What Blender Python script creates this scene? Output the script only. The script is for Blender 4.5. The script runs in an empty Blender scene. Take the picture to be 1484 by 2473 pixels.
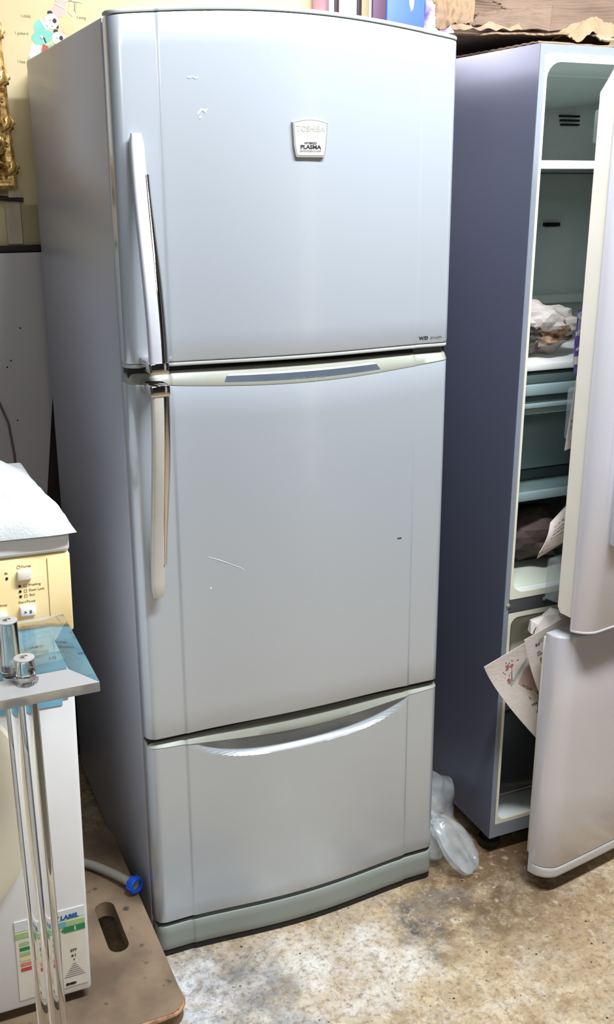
import bpy, bmesh, math, random
from mathutils import Vector, Matrix, noise
R_ = math.radians
SC = bpy.context.scene
COL = SC.collection

# ------------------------------------------------------------------ camera
cam = bpy.data.cameras.new('camera')
cam.sensor_fit = 'VERTICAL'; cam.sensor_height = 24.0
cam.lens = 24.0 * 2478.14 / 2473.0
cam.clip_start = 0.02
co = bpy.data.objects.new('camera', cam); COL.objects.link(co)
yaw, pit, roll = 0.417359, 0.315883, 0.000468
fw = Vector((math.sin(yaw)*math.cos(pit), math.cos(yaw)*math.cos(pit), -math.sin(pit)))
r0 = Vector((math.cos(yaw), -math.sin(yaw), 0)); u0 = r0.cross(fw)
rr = r0*math.cos(roll)+u0*math.sin(roll); uu = u0*math.cos(roll)-r0*math.sin(roll)
co.matrix_world = Matrix(((rr.x, uu.x, -fw.x, -0.415263), (rr.y, uu.y, -fw.y, -1.7261),
                          (rr.z, uu.z, -fw.z, 1.515006), (0, 0, 0, 1)))
SC.camera = co

# ------------------------------------------------------------------ light and exposure
vs = SC.view_settings
vs.view_transform = 'Standard'; vs.look = 'None'; vs.gamma = 1.0; vs.use_curve_mapping = False
vs.exposure = 0.0
w = bpy.data.worlds.new('world'); SC.world = w; w.use_nodes = True
w.node_tree.nodes['Background'].inputs[0].default_value = (0.80, 0.86, 1.0, 1)
w.node_tree.nodes['Background'].inputs[1].default_value = 0.02


def area(name, loc, target, sx, sy, power, color):
    l = bpy.data.lights.new(name, 'AREA'); l.shape = 'RECTANGLE'; l.size = sx; l.size_y = sy
    l.energy = power; l.color = color
    o = bpy.data.objects.new(name, l); COL.objects.link(o); o.location = loc
    o.rotation_euler = (Vector(target)-Vector(loc)).to_track_quat('-Z', 'Y').to_euler()
    return o


area('ceiling_tube_light', (0.72, -0.80, 2.62), (0.72, -0.74, 0), 1.2, 0.16, 108, (0.90, 0.945, 1.0))
area('back_tube_light', (0.55, 0.30, 2.66), (0.55, 0.32, 0), 1.2, 0.12, 12, (0.95, 0.93, 1.0))
area('wall_tube_light', (0.50, 0.775, 1.845), (0.62, 0.3, 1.80), 0.5, 0.03, 4.5, (0.95, 0.92, 1.0))
area('left_fill_light', (-0.78, -2.0, 1.98), (0.9, 0.2, 1.2), 0.5, 0.3, 5, (0.95, 0.97, 1.0))  # added fill for the open refrigerator's inside, not an actual lamp
area('shop_tube_light', (-0.45, -3.1, 2.55), (0.2, -1.5, 0.6), 1.2, 0.2, 13, (1.0, 0.96, 0.90))

# ------------------------------------------------------------------ materials
MATS = {}


def mat(name, color, rough=0.5, metal=0.0, noise_amt=0.0, nscale=8.0, color2=None, bump=0.0, bscale=60.0,
        coat=0.0, trans=0.0, ior=1.45, spec=0.5, detail=4.0, stretch=None):
    if name in MATS: return MATS[name]
    m = bpy.data.materials.new(name); m.use_nodes = True
    nt = m.node_tree; b = nt.nodes['Principled BSDF']
    b.inputs['Base Color'].default_value = (*color, 1)
    b.inputs['Roughness'].default_value = rough; b.inputs['Metallic'].default_value = metal
    b.inputs['Coat Weight'].default_value = coat; b.inputs['Coat Roughness'].default_value = 0.08
    b.inputs['Transmission Weight'].default_value = trans; b.inputs['IOR'].default_value = ior
    b.inputs['Specular IOR Level'].default_value = spec
    tc = nt.nodes.new('ShaderNodeTexCoord')
    src = tc.outputs['Object']
    if stretch:
        mp = nt.nodes.new('ShaderNodeMapping'); mp.inputs['Scale'].default_value = stretch
        nt.links.new(src, mp.inputs['Vector']); src = mp.outputs['Vector']
    if noise_amt or color2:
        n = nt.nodes.new('ShaderNodeTexNoise'); n.inputs['Scale'].default_value = nscale
        n.inputs['Detail'].default_value = detail
        nt.links.new(src, n.inputs['Vector'])
        mx = nt.nodes.new('ShaderNodeMix'); mx.data_type = 'RGBA'
        c2 = color2 or tuple(c*(1-noise_amt) for c in color)
        mx.inputs['A'].default_value = (*color, 1); mx.inputs['B'].default_value = (*c2, 1)
        rp = nt.nodes.new('ShaderNodeValToRGB')
        rp.color_ramp.elements[0].position = 0.38; rp.color_ramp.elements[1].position = 0.64
        nt.links.new(n.outputs['Fac'], rp.inputs['Fac']); nt.links.new(rp.outputs['Color'], mx.inputs['Factor'])
        nt.links.new(mx.outputs['Result'], b.inputs['Base Color'])
    if bump:
        n2 = nt.nodes.new('ShaderNodeTexNoise'); n2.inputs['Scale'].default_value = bscale
        nt.links.new(src, n2.inputs['Vector'])
        bp = nt.nodes.new('ShaderNodeBump'); bp.inputs['Strength'].default_value = bump
        bp.inputs['Distance'].default_value = 0.002
        nt.links.new(n2.outputs['Fac'], bp.inputs['Height']); nt.links.new(bp.outputs['Normal'], b.inputs['Normal'])
    MATS[name] = m
    return m


def srgb(r, g, b):
    f = lambda c: (c/255/12.92 if c/255 <= .04045 else ((c/255+.055)/1.055)**2.4)
    return (f(r), f(g), f(b))


SILVER = mat('silver_door_paint', srgb(184, 191, 198), 0.30, 0.35, coat=1.0, noise_amt=0.02, nscale=900)
SIDE = mat('grey_side_paint', srgb(184, 188, 200), 0.36, 0.3, noise_amt=0.03, nscale=700)
CAPGREY = mat('grey_green_plastic', srgb(168, 172, 168), 0.45, noise_amt=0.04, nscale=30)
LIPCREAM = mat('aged_lip_plastic', srgb(140, 142, 130), 0.42, noise_amt=0.05, nscale=20)
CHROME = mat('chrome', (0.72, 0.70, 0.70), 0.07, 1.0, bump=0.06, bscale=40)
HANDLE = mat('pearl_handle', srgb(206, 208, 216), 0.34, 0.25, noise_amt=0.03, nscale=40)
HANDLE2 = mat('worn_pearl_handle', srgb(196, 194, 186), 0.36, 0.2, noise_amt=0.05, nscale=40)
BLACK = mat('black_rubber', (0.012, 0.012, 0.013), 0.6, noise_amt=0.3, nscale=30)
DARKGREY = mat('dark_grey_metal', srgb(84, 86, 90), 0.45, 0.2, noise_amt=0.1, nscale=20)
STRIP = mat('blue_grey_label', srgb(96, 106, 118), 0.28, 0.5, noise_amt=0.05, nscale=30)
STRIPLITE = mat('pale_label_edge', srgb(196, 206, 214), 0.3, 0.2, noise_amt=0.03, nscale=30)
BADGE = mat('badge_plate', srgb(184, 184, 172), 0.35, noise_amt=0.03, nscale=30)
BADGERIM = mat('badge_rim', srgb(160, 160, 152), 0.25, 0.3, noise_amt=0.05, nscale=40)
INK = mat('dark_ink', srgb(38, 36, 48), 0.6, noise_amt=0.2, nscale=200)
INKGREY = mat('grey_ink', srgb(118, 118, 118), 0.6, noise_amt=0.1, nscale=200)
INKPALE = mat('pale_badge_ink', srgb(158, 158, 150), 0.5, noise_amt=0.05, nscale=200)
SCUFF = mat('white_scuff', srgb(244, 244, 246), 0.7, noise_amt=0.05, nscale=100)
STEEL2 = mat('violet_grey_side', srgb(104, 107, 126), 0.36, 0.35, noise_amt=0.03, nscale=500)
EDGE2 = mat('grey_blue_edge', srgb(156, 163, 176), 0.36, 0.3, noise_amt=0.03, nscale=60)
DOOR2 = mat('pearl_silver_door', srgb(206, 204, 210), 0.24, 0.25, coat=0.6, noise_amt=0.02, nscale=800)
DOOR2CAP = mat('pale_door_cap', srgb(196, 194, 192), 0.4, noise_amt=0.04, nscale=30)
CREAM = mat('cream_liner', srgb(226, 220, 206), 0.4, noise_amt=0.04, nscale=12)
GASKET = mat('cream_gasket', srgb(238, 235, 214), 0.45, noise_amt=0.06, nscale=15)
LINER = mat('grey_green_liner', srgb(228, 236, 232), 0.32, noise_amt=0.04, nscale=10)
WHITEPL = mat('white_plastic', srgb(240, 242, 240), 0.35, noise_amt=0.02, nscale=20)
TEAL = mat('teal_drawer_plastic', srgb(150, 172, 174), 0.2, noise_amt=0.06, nscale=12, coat=0.4)
TEALD = mat('dark_teal_band', srgb(92, 108, 106), 0.3, noise_amt=0.06, nscale=12)
SMOKE = mat('smoky_drawer', srgb(52, 58, 62), 0.18, noise_amt=0.1, nscale=10, coat=0.3)
NEWS = mat('newsprint', srgb(214, 204, 196), 0.85, noise_amt=0.06, nscale=25, bump=0.3, bscale=120)
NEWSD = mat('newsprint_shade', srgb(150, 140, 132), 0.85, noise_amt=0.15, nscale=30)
NDARK = mat('print_dark', srgb(58, 52, 54), 0.85, noise_amt=0.6, nscale=60, color2=srgb(128, 116, 108))
NRED = mat('print_red', srgb(178, 112, 112), 0.85, noise_amt=0.3, nscale=120)
NTEAL = mat('print_teal', srgb(160, 172, 170), 0.85, noise_amt=0.1, nscale=60)
NTAN = mat('print_tan', srgb(196, 166, 132), 0.85, noise_amt=0.4, nscale=70, color2=srgb(120, 84, 66))
NPINK = mat('print_pink', srgb(186, 164, 160), 0.85, noise_amt=0.1, nscale=60)
NYEL = mat('print_yellow', srgb(198, 190, 120), 0.85, noise_amt=0.1, nscale=60)
PURPLE = mat('purple_print', srgb(70, 62, 132), 0.5, noise_amt=0.3, nscale=80, color2=srgb(120, 110, 170))
WASHER = mat('washer_white', srgb(240, 241, 242), 0.4, noise_amt=0.02, nscale=20)
PANEL = mat('yellowed_panel', srgb(246, 222, 160), 0.42, noise_amt=0.05, nscale=14, color2=srgb(250, 230, 178))
BTN = mat('cream_button', srgb(246, 240, 218), 0.35, noise_amt=0.03, nscale=30)
BLUEST = mat('blue_sticker', srgb(112, 186, 218), 0.35, noise_amt=0.08, nscale=9, color2=srgb(132, 198, 224))
INKBLUE = mat('blue_ink', srgb(24, 92, 160), 0.5, noise_amt=0.1, nscale=100)
LBLCREAM = mat('cream_label', srgb(230, 223, 208), 0.5, noise_amt=0.06, nscale=25)
LBLPALE = mat('pale_label', srgb(222, 226, 228), 0.45, noise_amt=0.04, nscale=25)
GREEN = mat('label_green', srgb(30, 140, 84), 0.5, noise_amt=0.08, nscale=50)
LGREEN = mat('label_pale_green', srgb(170, 200, 140), 0.5, noise_amt=0.08, nscale=50)
LBLUE = mat('label_cyan', srgb(110, 180, 190), 0.5, noise_amt=0.08, nscale=50)
RED = mat('label_red', srgb(214, 70, 60), 0.5, noise_amt=0.08, nscale=50)
ORANGE = mat('label_orange', srgb(226, 140, 110), 0.5, noise_amt=0.08, nscale=50)
HOSE = mat('grey_hose', srgb(146, 144, 134), 0.5, noise_amt=0.1, nscale=20)
BLUEN = mat('blue_coupling', srgb(26, 92, 214), 0.32, noise_amt=0.08, nscale=30)
CLOTH = mat('white_sack', srgb(186, 190, 188), 0.75, noise_amt=0.04, nscale=9, bump=0.5, bscale=220)
GOLD = mat('gilt', srgb(246, 210, 134), 0.36, 0.55, color2=srgb(120, 78, 30), nscale=46, bump=0.6, bscale=90)
GOLDD = mat('gilt_shadow', srgb(140, 94, 44), 0.5, 0.5, noise_amt=0.3, nscale=60)
CANVAS = mat('picture_canvas', srgb(206, 200, 190), 0.6, noise_amt=0.15, nscale=12)
CARD = mat('brown_cardboard', srgb(114, 94, 78), 0.85, noise_amt=0.22, nscale=7, bump=0.5, bscale=70)
CARDE = mat('torn_cardboard_edge', srgb(142, 120, 96), 0.9, noise_amt=0.2, nscale=40)
CARDP = mat('pale_kraft', srgb(138, 112, 84), 0.7, noise_amt=0.15, nscale=9)
BLUEBX = mat('blue_folder', srgb(104, 140, 222), 0.45, noise_amt=0.08, nscale=10)
PLUM = mat('plum_cover', srgb(112, 84, 110), 0.5, noise_amt=0.08, nscale=10)
BOOKW = mat('white_book', srgb(236, 230, 232), 0.5, noise_amt=0.08, nscale=10)
BOOKD = mat('dark_book', srgb(54, 38, 44), 0.5, noise_amt=0.1, nscale=10)
BOOKT = mat('tan_book', srgb(180, 160, 124), 0.5, noise_amt=0.1, nscale=10)
BOOKR = mat('rose_book', srgb(150, 112, 122), 0.5, noise_amt=0.1, nscale=10)
FLORAL = mat('floral_bag', srgb(246, 238, 250), 0.45, nscale=34, color2=srgb(150, 122, 196), noise_amt=0.5, detail=6)
BOARDG = mat('grey_board', srgb(196, 192, 192), 0.6, noise_amt=0.06, nscale=3)
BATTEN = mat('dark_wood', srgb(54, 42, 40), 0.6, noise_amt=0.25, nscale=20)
PAPERB = mat('beige_paper', srgb(206, 192, 166), 0.8, noise_amt=0.12, nscale=12)
CORD = mat('brown_cord', srgb(120, 104, 96), 0.6, noise_amt=0.1, nscale=30)
ICH = mat('sticker_outline', srgb(82, 74, 66), 0.6, noise_amt=0.1, nscale=100)
SW = mat('sticker_white', srgb(238, 228, 206), 0.6, noise_amt=0.04, nscale=30)
SM = mat('sticker_mint', srgb(128, 196, 178), 0.6, noise_amt=0.1, nscale=30)
SP = mat('sticker_pink', srgb(214, 176, 164), 0.6, noise_amt=0.06, nscale=30)
SO = mat('sticker_orange', srgb(224, 186, 138), 0.6, noise_amt=0.06, nscale=30)
SR = mat('sticker_red', srgb(176, 84, 80), 0.6, noise_amt=0.06, nscale=30)
SY = mat('sticker_yellow', srgb(240, 224, 160), 0.6, noise_amt=0.06, nscale=30)
SB = mat('sticker_black', srgb(46, 38, 38), 0.6, noise_amt=0.06, nscale=30)


def wood_mat():
    m = mat('worn_board_wood', srgb(128, 108, 86), 0.7, color2=srgb(92, 76, 60), nscale=9, bump=0.4, bscale=60, detail=8)
    nt = m.node_tree; b = nt.nodes['Principled BSDF']
    old = b.inputs['Base Color'].links[0].from_socket
    tc = nt.nodes.new('ShaderNodeTexCoord')
    n = nt.nodes.new('ShaderNodeTexNoise'); n.inputs['Scale'].default_value = 26; n.inputs['Detail'].default_value = 3
    nt.links.new(tc.outputs['Object'], n.inputs['Vector'])
    rp = nt.nodes.new('ShaderNodeValToRGB'); rp.color_ramp.elements[0].position = .66; rp.color_ramp.elements[1].position = .74
    nt.links.new(n.outputs['Fac'], rp.inputs['Fac'])
    mx = nt.nodes.new('ShaderNodeMix'); mx.data_type = 'RGBA'; mx.inputs['B'].default_value = (*srgb(56, 48, 42), 1)
    nt.links.new(rp.outputs['Color'], mx.inputs['Factor']); nt.links.new(old, mx.inputs['A'])
    nt.links.new(mx.outputs['Result'], b.inputs['Base Color'])
    return m


def glass_mat(name, tint, rough=0.02, ior=1.49):
    return mat(name, tint, rough, trans=1.0, ior=ior)


FROST = mat('frosted_acrylic_edge', (0.66, 0.645, 0.62), 0.30, trans=0.6, ior=1.25)
GLASS = glass_mat('clear_acrylic', (0.97, 0.975, 0.97), 0.015)


def film_mat(name, color, alpha, rough=0.25):
    m = bpy.data.materials.new(name); m.use_nodes = True; nt = m.node_tree
    b = nt.nodes['Principled BSDF']; out = nt.nodes['Material Output']
    b.inputs['Base Color'].default_value = (*color, 1); b.inputs['Roughness'].default_value = rough
    tr = nt.nodes.new('ShaderNodeBsdfTransparent'); tr.inputs[0].default_value = (0.93, 0.94, 0.94, 1)
    mx = nt.nodes.new('ShaderNodeMixShader')
    tc = nt.nodes.new('ShaderNodeTexCoord'); n = nt.nodes.new('ShaderNodeTexNoise'); n.inputs['Scale'].default_value = 30
    nt.links.new(tc.outputs['Object'], n.inputs['Vector'])
    mr = nt.nodes.new('ShaderNodeMapRange'); mr.inputs['From Min'].default_value = .3; mr.inputs['From Max'].default_value = .7
    mr.inputs['To Min'].default_value = alpha*.7; mr.inputs['To Max'].default_value = min(1, alpha*1.3)
    nt.links.new(n.outputs['Fac'], mr.inputs['Value']); nt.links.new(mr.outputs['Result'], mx.inputs[0])
    nt.links.new(tr.outputs[0], mx.inputs[1]); nt.links.new(b.outputs[0], mx.inputs[2])
    nt.links.new(mx.outputs[0], out.inputs['Surface'])
    return m


FILM = film_mat('plastic_film', srgb(206, 212, 214), 0.30, .16)
CLEARBIN = film_mat('clear_bin_plastic', srgb(198, 210, 210), 0.2, 0.10)


def floor_mat():
    m = bpy.data.materials.new('worn_concrete'); m.use_nodes = True; nt = m.node_tree
    b = nt.nodes['Principled BSDF']; L = nt.links.new
    tc = nt.nodes.new('ShaderNodeTexCoord'); P = tc.outputs['Object']

    def nz(scale, det=6, rough=.6, off=(0, 0, 0), dist=0.0):
        mp = nt.nodes.new('ShaderNodeMapping'); mp.inputs['Location'].default_value = off
        L(P, mp.inputs['Vector'])
        n = nt.nodes.new('ShaderNodeTexNoise'); n.inputs['Scale'].default_value = scale
        n.inputs['Detail'].default_value = det; n.inputs['Roughness'].default_value = rough; n.inputs['Distortion'].default_value = dist
        L(mp.outputs['Vector'], n.inputs['Vector']); return n.outputs['Fac']

    def ramp(f, a, bb, ca=(0, 0, 0), cb=(1, 1, 1)):
        r = nt.nodes.new('ShaderNodeValToRGB'); e = r.color_ramp.elements
        e[0].position = a; e[1].position = bb; e[0].color = (*ca, 1); e[1].color = (*cb, 1)
        L(f, r.inputs['Fac']); return r.outputs['Color']

    def mix(f, a, c2, val=None):
        x = nt.nodes.new('ShaderNodeMix'); x.data_type = 'RGBA'
        if f is None: x.inputs['Factor'].default_value = val
        else: L(f, x.inputs['Factor'])
        if isinstance(a, tuple): x.inputs['A'].default_value = (*a, 1)
        else: L(a, x.inputs['A'])
        if isinstance(c2, tuple): x.inputs['B'].default_value = (*c2, 1)
        else: L(c2, x.inputs['B'])
        return x.outputs['Result']

    def mul(a, c2):
        x = nt.nodes.new('ShaderNodeMath'); x.operation = 'MULTIPLY'; L(a, x.inputs[0])
        if isinstance(c2, float): x.inputs[1].default_value = c2
        else: L(c2, x.inputs[1])
        return x.outputs[0]

    def blob(cx, cy, rx, ry, soft=.6):
        mp = nt.nodes.new('ShaderNodeMapping'); mp.vector_type = 'POINT'
        mp.inputs['Scale'].default_value = (1/rx, 1/ry, 0); mp.inputs['Location'].default_value = (-cx/rx, -cy/ry, 0)
        wob = nt.nodes.new('ShaderNodeTexNoise'); wob.inputs['Scale'].default_value = 9; wob.inputs['Detail'].default_value = 6
        L(P, wob.inputs['Vector'])
        sc = nt.nodes.new('ShaderNodeVectorMath'); sc.operation = 'MULTIPLY_ADD'
        sc.inputs[1].default_value = (.22, .22, 0); L(wob.outputs['Color'], sc.inputs[0]); L(P, sc.inputs[2])
        sh = nt.nodes.new('ShaderNodeVectorMath'); sh.operation = 'SUBTRACT'; sh.inputs[1].default_value = (.11, .11, 0)
        L(sc.outputs[0], sh.inputs[0]); L(sh.outputs[0], mp.inputs['Vector'])
        ln = nt.nodes.new('ShaderNodeVectorMath'); ln.operation = 'LENGTH'; L(mp.outputs['Vector'], ln.inputs[0])
        return ramp(ln.outputs['Value'], soft, 1.0, (1, 1, 1), (0, 0, 0))

    fine = nz(75, 8, .75); mid = nz(17, 8, .7); mid2 = nz(13, 8, .7, (3, 5, 1)); big = nz(3.5, 5, .6)
    c = mix(ramp(mid, .36, .66), srgb(192, 172, 138), srgb(150, 126, 92))
    c = mix(mul(ramp(mid2, .50, .72), 0.75), c, srgb(214, 206, 190))
    c = mix(mul(ramp(big, .52, .70), 0.45), c, srgb(150, 140, 126))
    # ochre rust area in front of the gap between the refrigerators
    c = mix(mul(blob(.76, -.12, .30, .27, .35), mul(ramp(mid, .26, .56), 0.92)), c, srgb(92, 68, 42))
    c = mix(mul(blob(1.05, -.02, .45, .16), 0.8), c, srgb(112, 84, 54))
    c = mix(mul(blob(.86, -.32, .30, .16, .2), mul(ramp(mid2, .34, .60), 0.6)), c, srgb(128, 98, 60))
    # paint-white patch and grey patch along the kick plate
    c = mix(mul(blob(.30, -.22, .27, .17), mul(ramp(mid2, .34, .60), 0.8)), c, srgb(214, 210, 202))
    c = mix(mul(blob(.10, -.26, .17, .26), mul(ramp(mid, .30, .60), 0.9)), c, srgb(112, 114, 116))
    c = mix(mul(blob(.03, -.15, .09, .2), mul(ramp(mid2, .40, .62), 0.8)), c, srgb(220, 222, 224))
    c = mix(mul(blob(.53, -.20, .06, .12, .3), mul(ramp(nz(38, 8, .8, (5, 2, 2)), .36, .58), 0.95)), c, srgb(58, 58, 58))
    c = mix(mul(blob(.60, -.14, .10, .06), mul(ramp(mid2, .30, .60), 0.7)), c, srgb(110, 104, 96))
    c = mix(mul(blob(.44, -.52, .16, .07), mul(ramp(mid2, .35, .6), 0.6)), c, srgb(214, 206, 200))
    c = mix(mul(blob(1.22, -.24, .09, .04), mul(ramp(fine, .4, .6), 0.8)), c, srgb(88, 78, 68))
    # fine grain, pale flecks, black specks
    grit = nz(150, 6, .8, (4, 4, 4)); flake = nz(60, 5, .7, (6, 1, 3), .7); crack = nz(24, 8, .75, (2, 9, 4), 1.2)
    c = mix(mul(ramp(fine, .50, .66), 0.8), c, srgb(96, 78, 56))
    c = mix(mul(ramp(grit, .54, .68), 0.6), c, srgb(92, 78, 62))
    c = mix(mul(ramp(flake, .58, .68), 0.24), c, srgb(228, 220, 204))
    c = mix(mul(ramp(crack, .56, .66), 0.5), c, srgb(118, 98, 74))
    c = mix(mul(ramp(nz(42, 6, .7, (1, 7, 2), .6), .58, .68), 0.34), c, srgb(234, 224, 204))
    v = nt.nodes.new('ShaderNodeTexVoronoi'); v.inputs['Scale'].default_value = 26; L(P, v.inputs['Vector'])
    sp = ramp(v.outputs['Distance'], .055, .075, (1, 1, 1), (0, 0, 0))
    c = mix(mul(sp, ramp(nz(7, 3, .5, (9, 2, 4)), .46, .52)), c, srgb(34, 28, 24))
    v2 = nt.nodes.new('ShaderNodeTexVoronoi'); v2.inputs['Scale'].default_value = 60; L(P, v2.inputs['Vector'])
    sp2 = ramp(v2.outputs['Distance'], .08, .11, (1, 1, 1), (0, 0, 0))
    c = mix(mul(sp2, ramp(nz(11, 3, .5, (2, 8, 1)), .50, .56)), c, srgb(48, 40, 34))
    L(c, b.inputs['Base Color']); b.inputs['Roughness'].default_value = .55
    bp = nt.nodes.new('ShaderNodeBump'); bp.inputs['Strength'].default_value = .5; bp.inputs['Distance'].default_value = .003
    L(fine, bp.inputs['Height']); L(bp.outputs['Normal'], b.inputs['Normal'])
    return m


def wall_mat():
    m = mat('yellowed_wall', srgb(218, 204, 164), 0.75, color2=srgb(202, 186, 142), nscale=2.2, bump=0.15, bscale=30)
    nt = m.node_tree; b = nt.nodes['Principled BSDF']; L = nt.links.new
    old = b.inputs['Base Color'].links[0].from_socket
    tc = nt.nodes.new('ShaderNodeTexCoord')
    v = nt.nodes.new('ShaderNodeTexVoronoi'); v.inputs['Scale'].default_value = 13; L(tc.outputs['Object'], v.inputs['Vector'])
    r = nt.nodes.new('ShaderNodeValToRGB'); r.color_ramp.elements[0].position = .035; r.color_ramp.elements[1].position = .06
    r.color_ramp.elements[0].color = (1, 1, 1, 1); r.color_ramp.elements[1].color = (0, 0, 0, 1)
    L(v.outputs['Distance'], r.inputs['Fac'])
    mx = nt.nodes.new('ShaderNodeMix'); mx.data_type = 'RGBA'; mx.inputs['B'].default_value = (*srgb(110, 96, 70), 1)
    L(r.outputs['Color'], mx.inputs['Factor']); L(old, mx.inputs['A']); L(mx.outputs['Result'], b.inputs['Base Color'])
    return m


WOOD = wood_mat()
CHIP = mat('chipped_wood', srgb(178, 134, 100), 0.8, noise_amt=0.3, nscale=40, color2=srgb(118, 88, 66))

# ------------------------------------------------------------------ mesh helpers


def link(name, me, material, parent=None, smooth=False, angle=35):
    o = bpy.data.objects.new(name, me); COL.objects.link(o)
    if material:
        for mm in (material if isinstance(material, (list, tuple)) else [material]): me.materials.append(mm)
    if smooth:
        me.polygons.foreach_set('use_smooth', [True]*len(me.polygons)); me.set_sharp_from_angle(angle=R_(angle))
    if parent: o.parent = parent
    return o


def raw(name, verts, faces, material, parent=None, smooth=False, angle=35, fix=True):
    me = bpy.data.meshes.new(name); me.from_pydata([tuple(v) for v in verts], [], faces)
    if fix:
        bm = bmesh.new(); bm.from_mesh(me); bmesh.ops.remove_doubles(bm, verts=bm.verts, dist=1e-6)
        bmesh.ops.recalc_face_normals(bm, faces=bm.faces); bm.to_mesh(me); bm.free()
    me.update()
    return link(name, me, material, parent, smooth, angle)


def frombm(name, bm, material, parent=None, smooth=False, angle=35):
    bmesh.ops.recalc_face_normals(bm, faces=bm.faces)
    me = bpy.data.meshes.new(name); bm.to_mesh(me); bm.free()
    return link(name, me, material, parent, smooth, angle)


def bbox(bm, x0, x1, y0, y1, z0, z1, r=0.0, seg=2, M=None):
    """add a box (bevelled by r) to bm"""
    t = bmesh.new(); bmesh.ops.create_cube(t, size=1)
    for v in t.verts: v.co = Vector(((x0+x1)/2+v.co.x*(x1-x0), (y0+y1)/2+v.co.y*(y1-y0), (z0+z1)/2+v.co.z*(z1-z0)))
    if r > 0: bmesh.ops.bevel(t, geom=list(t.edges), offset=r, segments=seg, affect='EDGES', profile=.5)
    if M is not None:
        for v in t.verts: v.co = M @ v.co
    me = bpy.data.meshes.new('t'); t.to_mesh(me); t.free(); bm.from_mesh(me); bpy.data.meshes.remove(me)


def box(name, x0, x1, y0, y1, z0, z1, material, parent=None, r=0.0, seg=2, M=None):
    bm = bmesh.new(); bbox(bm, x0, x1, y0, y1, z0, z1, r, seg, M)
    return frombm(name, bm, material, parent, smooth=r > 0, angle=40)


def tube_data(pts, rad, seg=10, cap=True):
    pts = [Vector(p) for p in pts]; vs_, fs = [], []
    n = len(pts); prev = None
    for i, p in enumerate(pts):
        t = (pts[min(i+1, n-1)]-pts[max(i-1, 0)]).normalized()
        a = prev or (Vector((0, 0, 1)) if abs(t.z) < .9 else Vector((1, 0, 0)))
        s = t.cross(a).normalized(); u = s.cross(t).normalized(); prev = u
        r = rad(i/(n-1)) if callable(rad) else rad
        for k in range(seg):
            an = 2*math.pi*k/seg; vs_.append(p+s*(math.cos(an)*r)+u*(math.sin(an)*r))
    for i in range(n-1):
        for k in range(seg):
            fs.append((i*seg+k, i*seg+(k+1) % seg, (i+1)*seg+(k+1) % seg, (i+1)*seg+k))
    if cap: fs += [tuple(range(seg))[::-1], tuple((n-1)*seg+k for k in range(seg))]
    return vs_, fs


def tube(name, pts, rad, material, parent=None, seg=10):
    v, f = tube_data(pts, rad, seg); return raw(name, v, f, material, parent, True, 50)


def lathe(name, prof, center, axis, material, parent=None, seg=24, angle=40):
    """prof: list of (radius, height along axis)"""
    ax = Vector(axis).normalized(); a = Vector((0, 0, 1)) if abs(ax.z) < .9 else Vector((1, 0, 0))
    s = ax.cross(a).normalized(); u = s.cross(ax); c = Vector(center); vs_, fs = [], []
    for r, h in prof:
        for k in range(seg):
            an = 2*math.pi*k/seg; vs_.append(c+ax*h+(s*math.cos(an)+u*math.sin(an))*max(r, 1e-5))
    for i in range(len(prof)-1):
        for k in range(seg): fs.append((i*seg+k, i*seg+(k+1) % seg, (i+1)*seg+(k+1) % seg, (i+1)*seg+k))
    fs += [tuple(range(seg)), tuple((len(prof)-1)*seg+k for k in range(seg))]
    return raw(name, vs_, fs, material, parent, True, angle)


def surf(name, P, nu, nv, material, parent=None, thick=0.0, smooth=True, angle=60):
    """sheet through P(u,v); with thick it becomes a thin closed solid"""
    vs_ = [Vector(P(i/nu, j/nv)) for j in range(nv+1) for i in range(nu+1)]
    fs = [(j*(nu+1)+i, j*(nu+1)+i+1, (j+1)*(nu+1)+i+1, (j+1)*(nu+1)+i) for j in range(nv) for i in range(nu)]
    if thick:
        bm = bmesh.new(); bv = [bm.verts.new(v) for v in vs_]
        for f in fs: bm.faces.new([bv[k] for k in f])
        bm.normal_update(); ns = [v.normal.copy() for v in bv]
        n0 = len(vs_); vs_ = vs_+[vs_[k]-ns[k]*thick for k in range(n0)]; bm.free()
        fs2 = [tuple(n0+k for k in f[::-1]) for f in fs]
        rim = [i for i in range(nu+1)]+[j*(nu+1)+nu for j in range(1, nv+1)]+[nv*(nu+1)+i for i in range(nu-1, -1, -1)]+[j*(nu+1) for j in range(nv-1, 0, -1)]
        fs3 = [(rim[k], rim[(k+1) % len(rim)], n0+rim[(k+1) % len(rim)], n0+rim[k]) for k in range(len(rim))]
        fs = fs+fs2+[f[::-1] for f in fs3]
    return raw(name, vs_, fs, material, parent, smooth, angle)


def patch(name, P, polys, off, material, parent=None):
    """flat print: polygons in (u,v) laid on P, lifted by off along the local normal"""
    vs_, fs = [], []
    e = 1e-3
    for poly in polys:
        ids = []
        for u, v in poly:
            p = Vector(P(u, v)); du = Vector(P(u+e, v))-p; dv = Vector(P(u, v+e))-p
            n = du.cross(dv).normalized(); ids.append(len(vs_)); vs_.append(p+n*off)
        fs.append(tuple(ids))
    return raw(name, vs_, fs, material, parent, fix=False)


def rect(u0, v0, u1, v1): return [(u0, v0), (u1, v0), (u1, v1), (u0, v1)]


def fr(p): return noise.noise(Vector(p))


def empty(name, loc=(0, 0, 0), rot=(0, 0, 0)):
    o = bpy.data.objects.new(name, None); COL.objects.link(o); o.location = loc; o.rotation_euler = rot
    o.empty_display_size = .05
    return o


def tag(o, label=None, cat=None, group=None, kind=None):
    if label: o['label'] = label
    if cat: o['category'] = cat
    if group: o['group'] = group
    if kind: o['kind'] = kind
    return o


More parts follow.
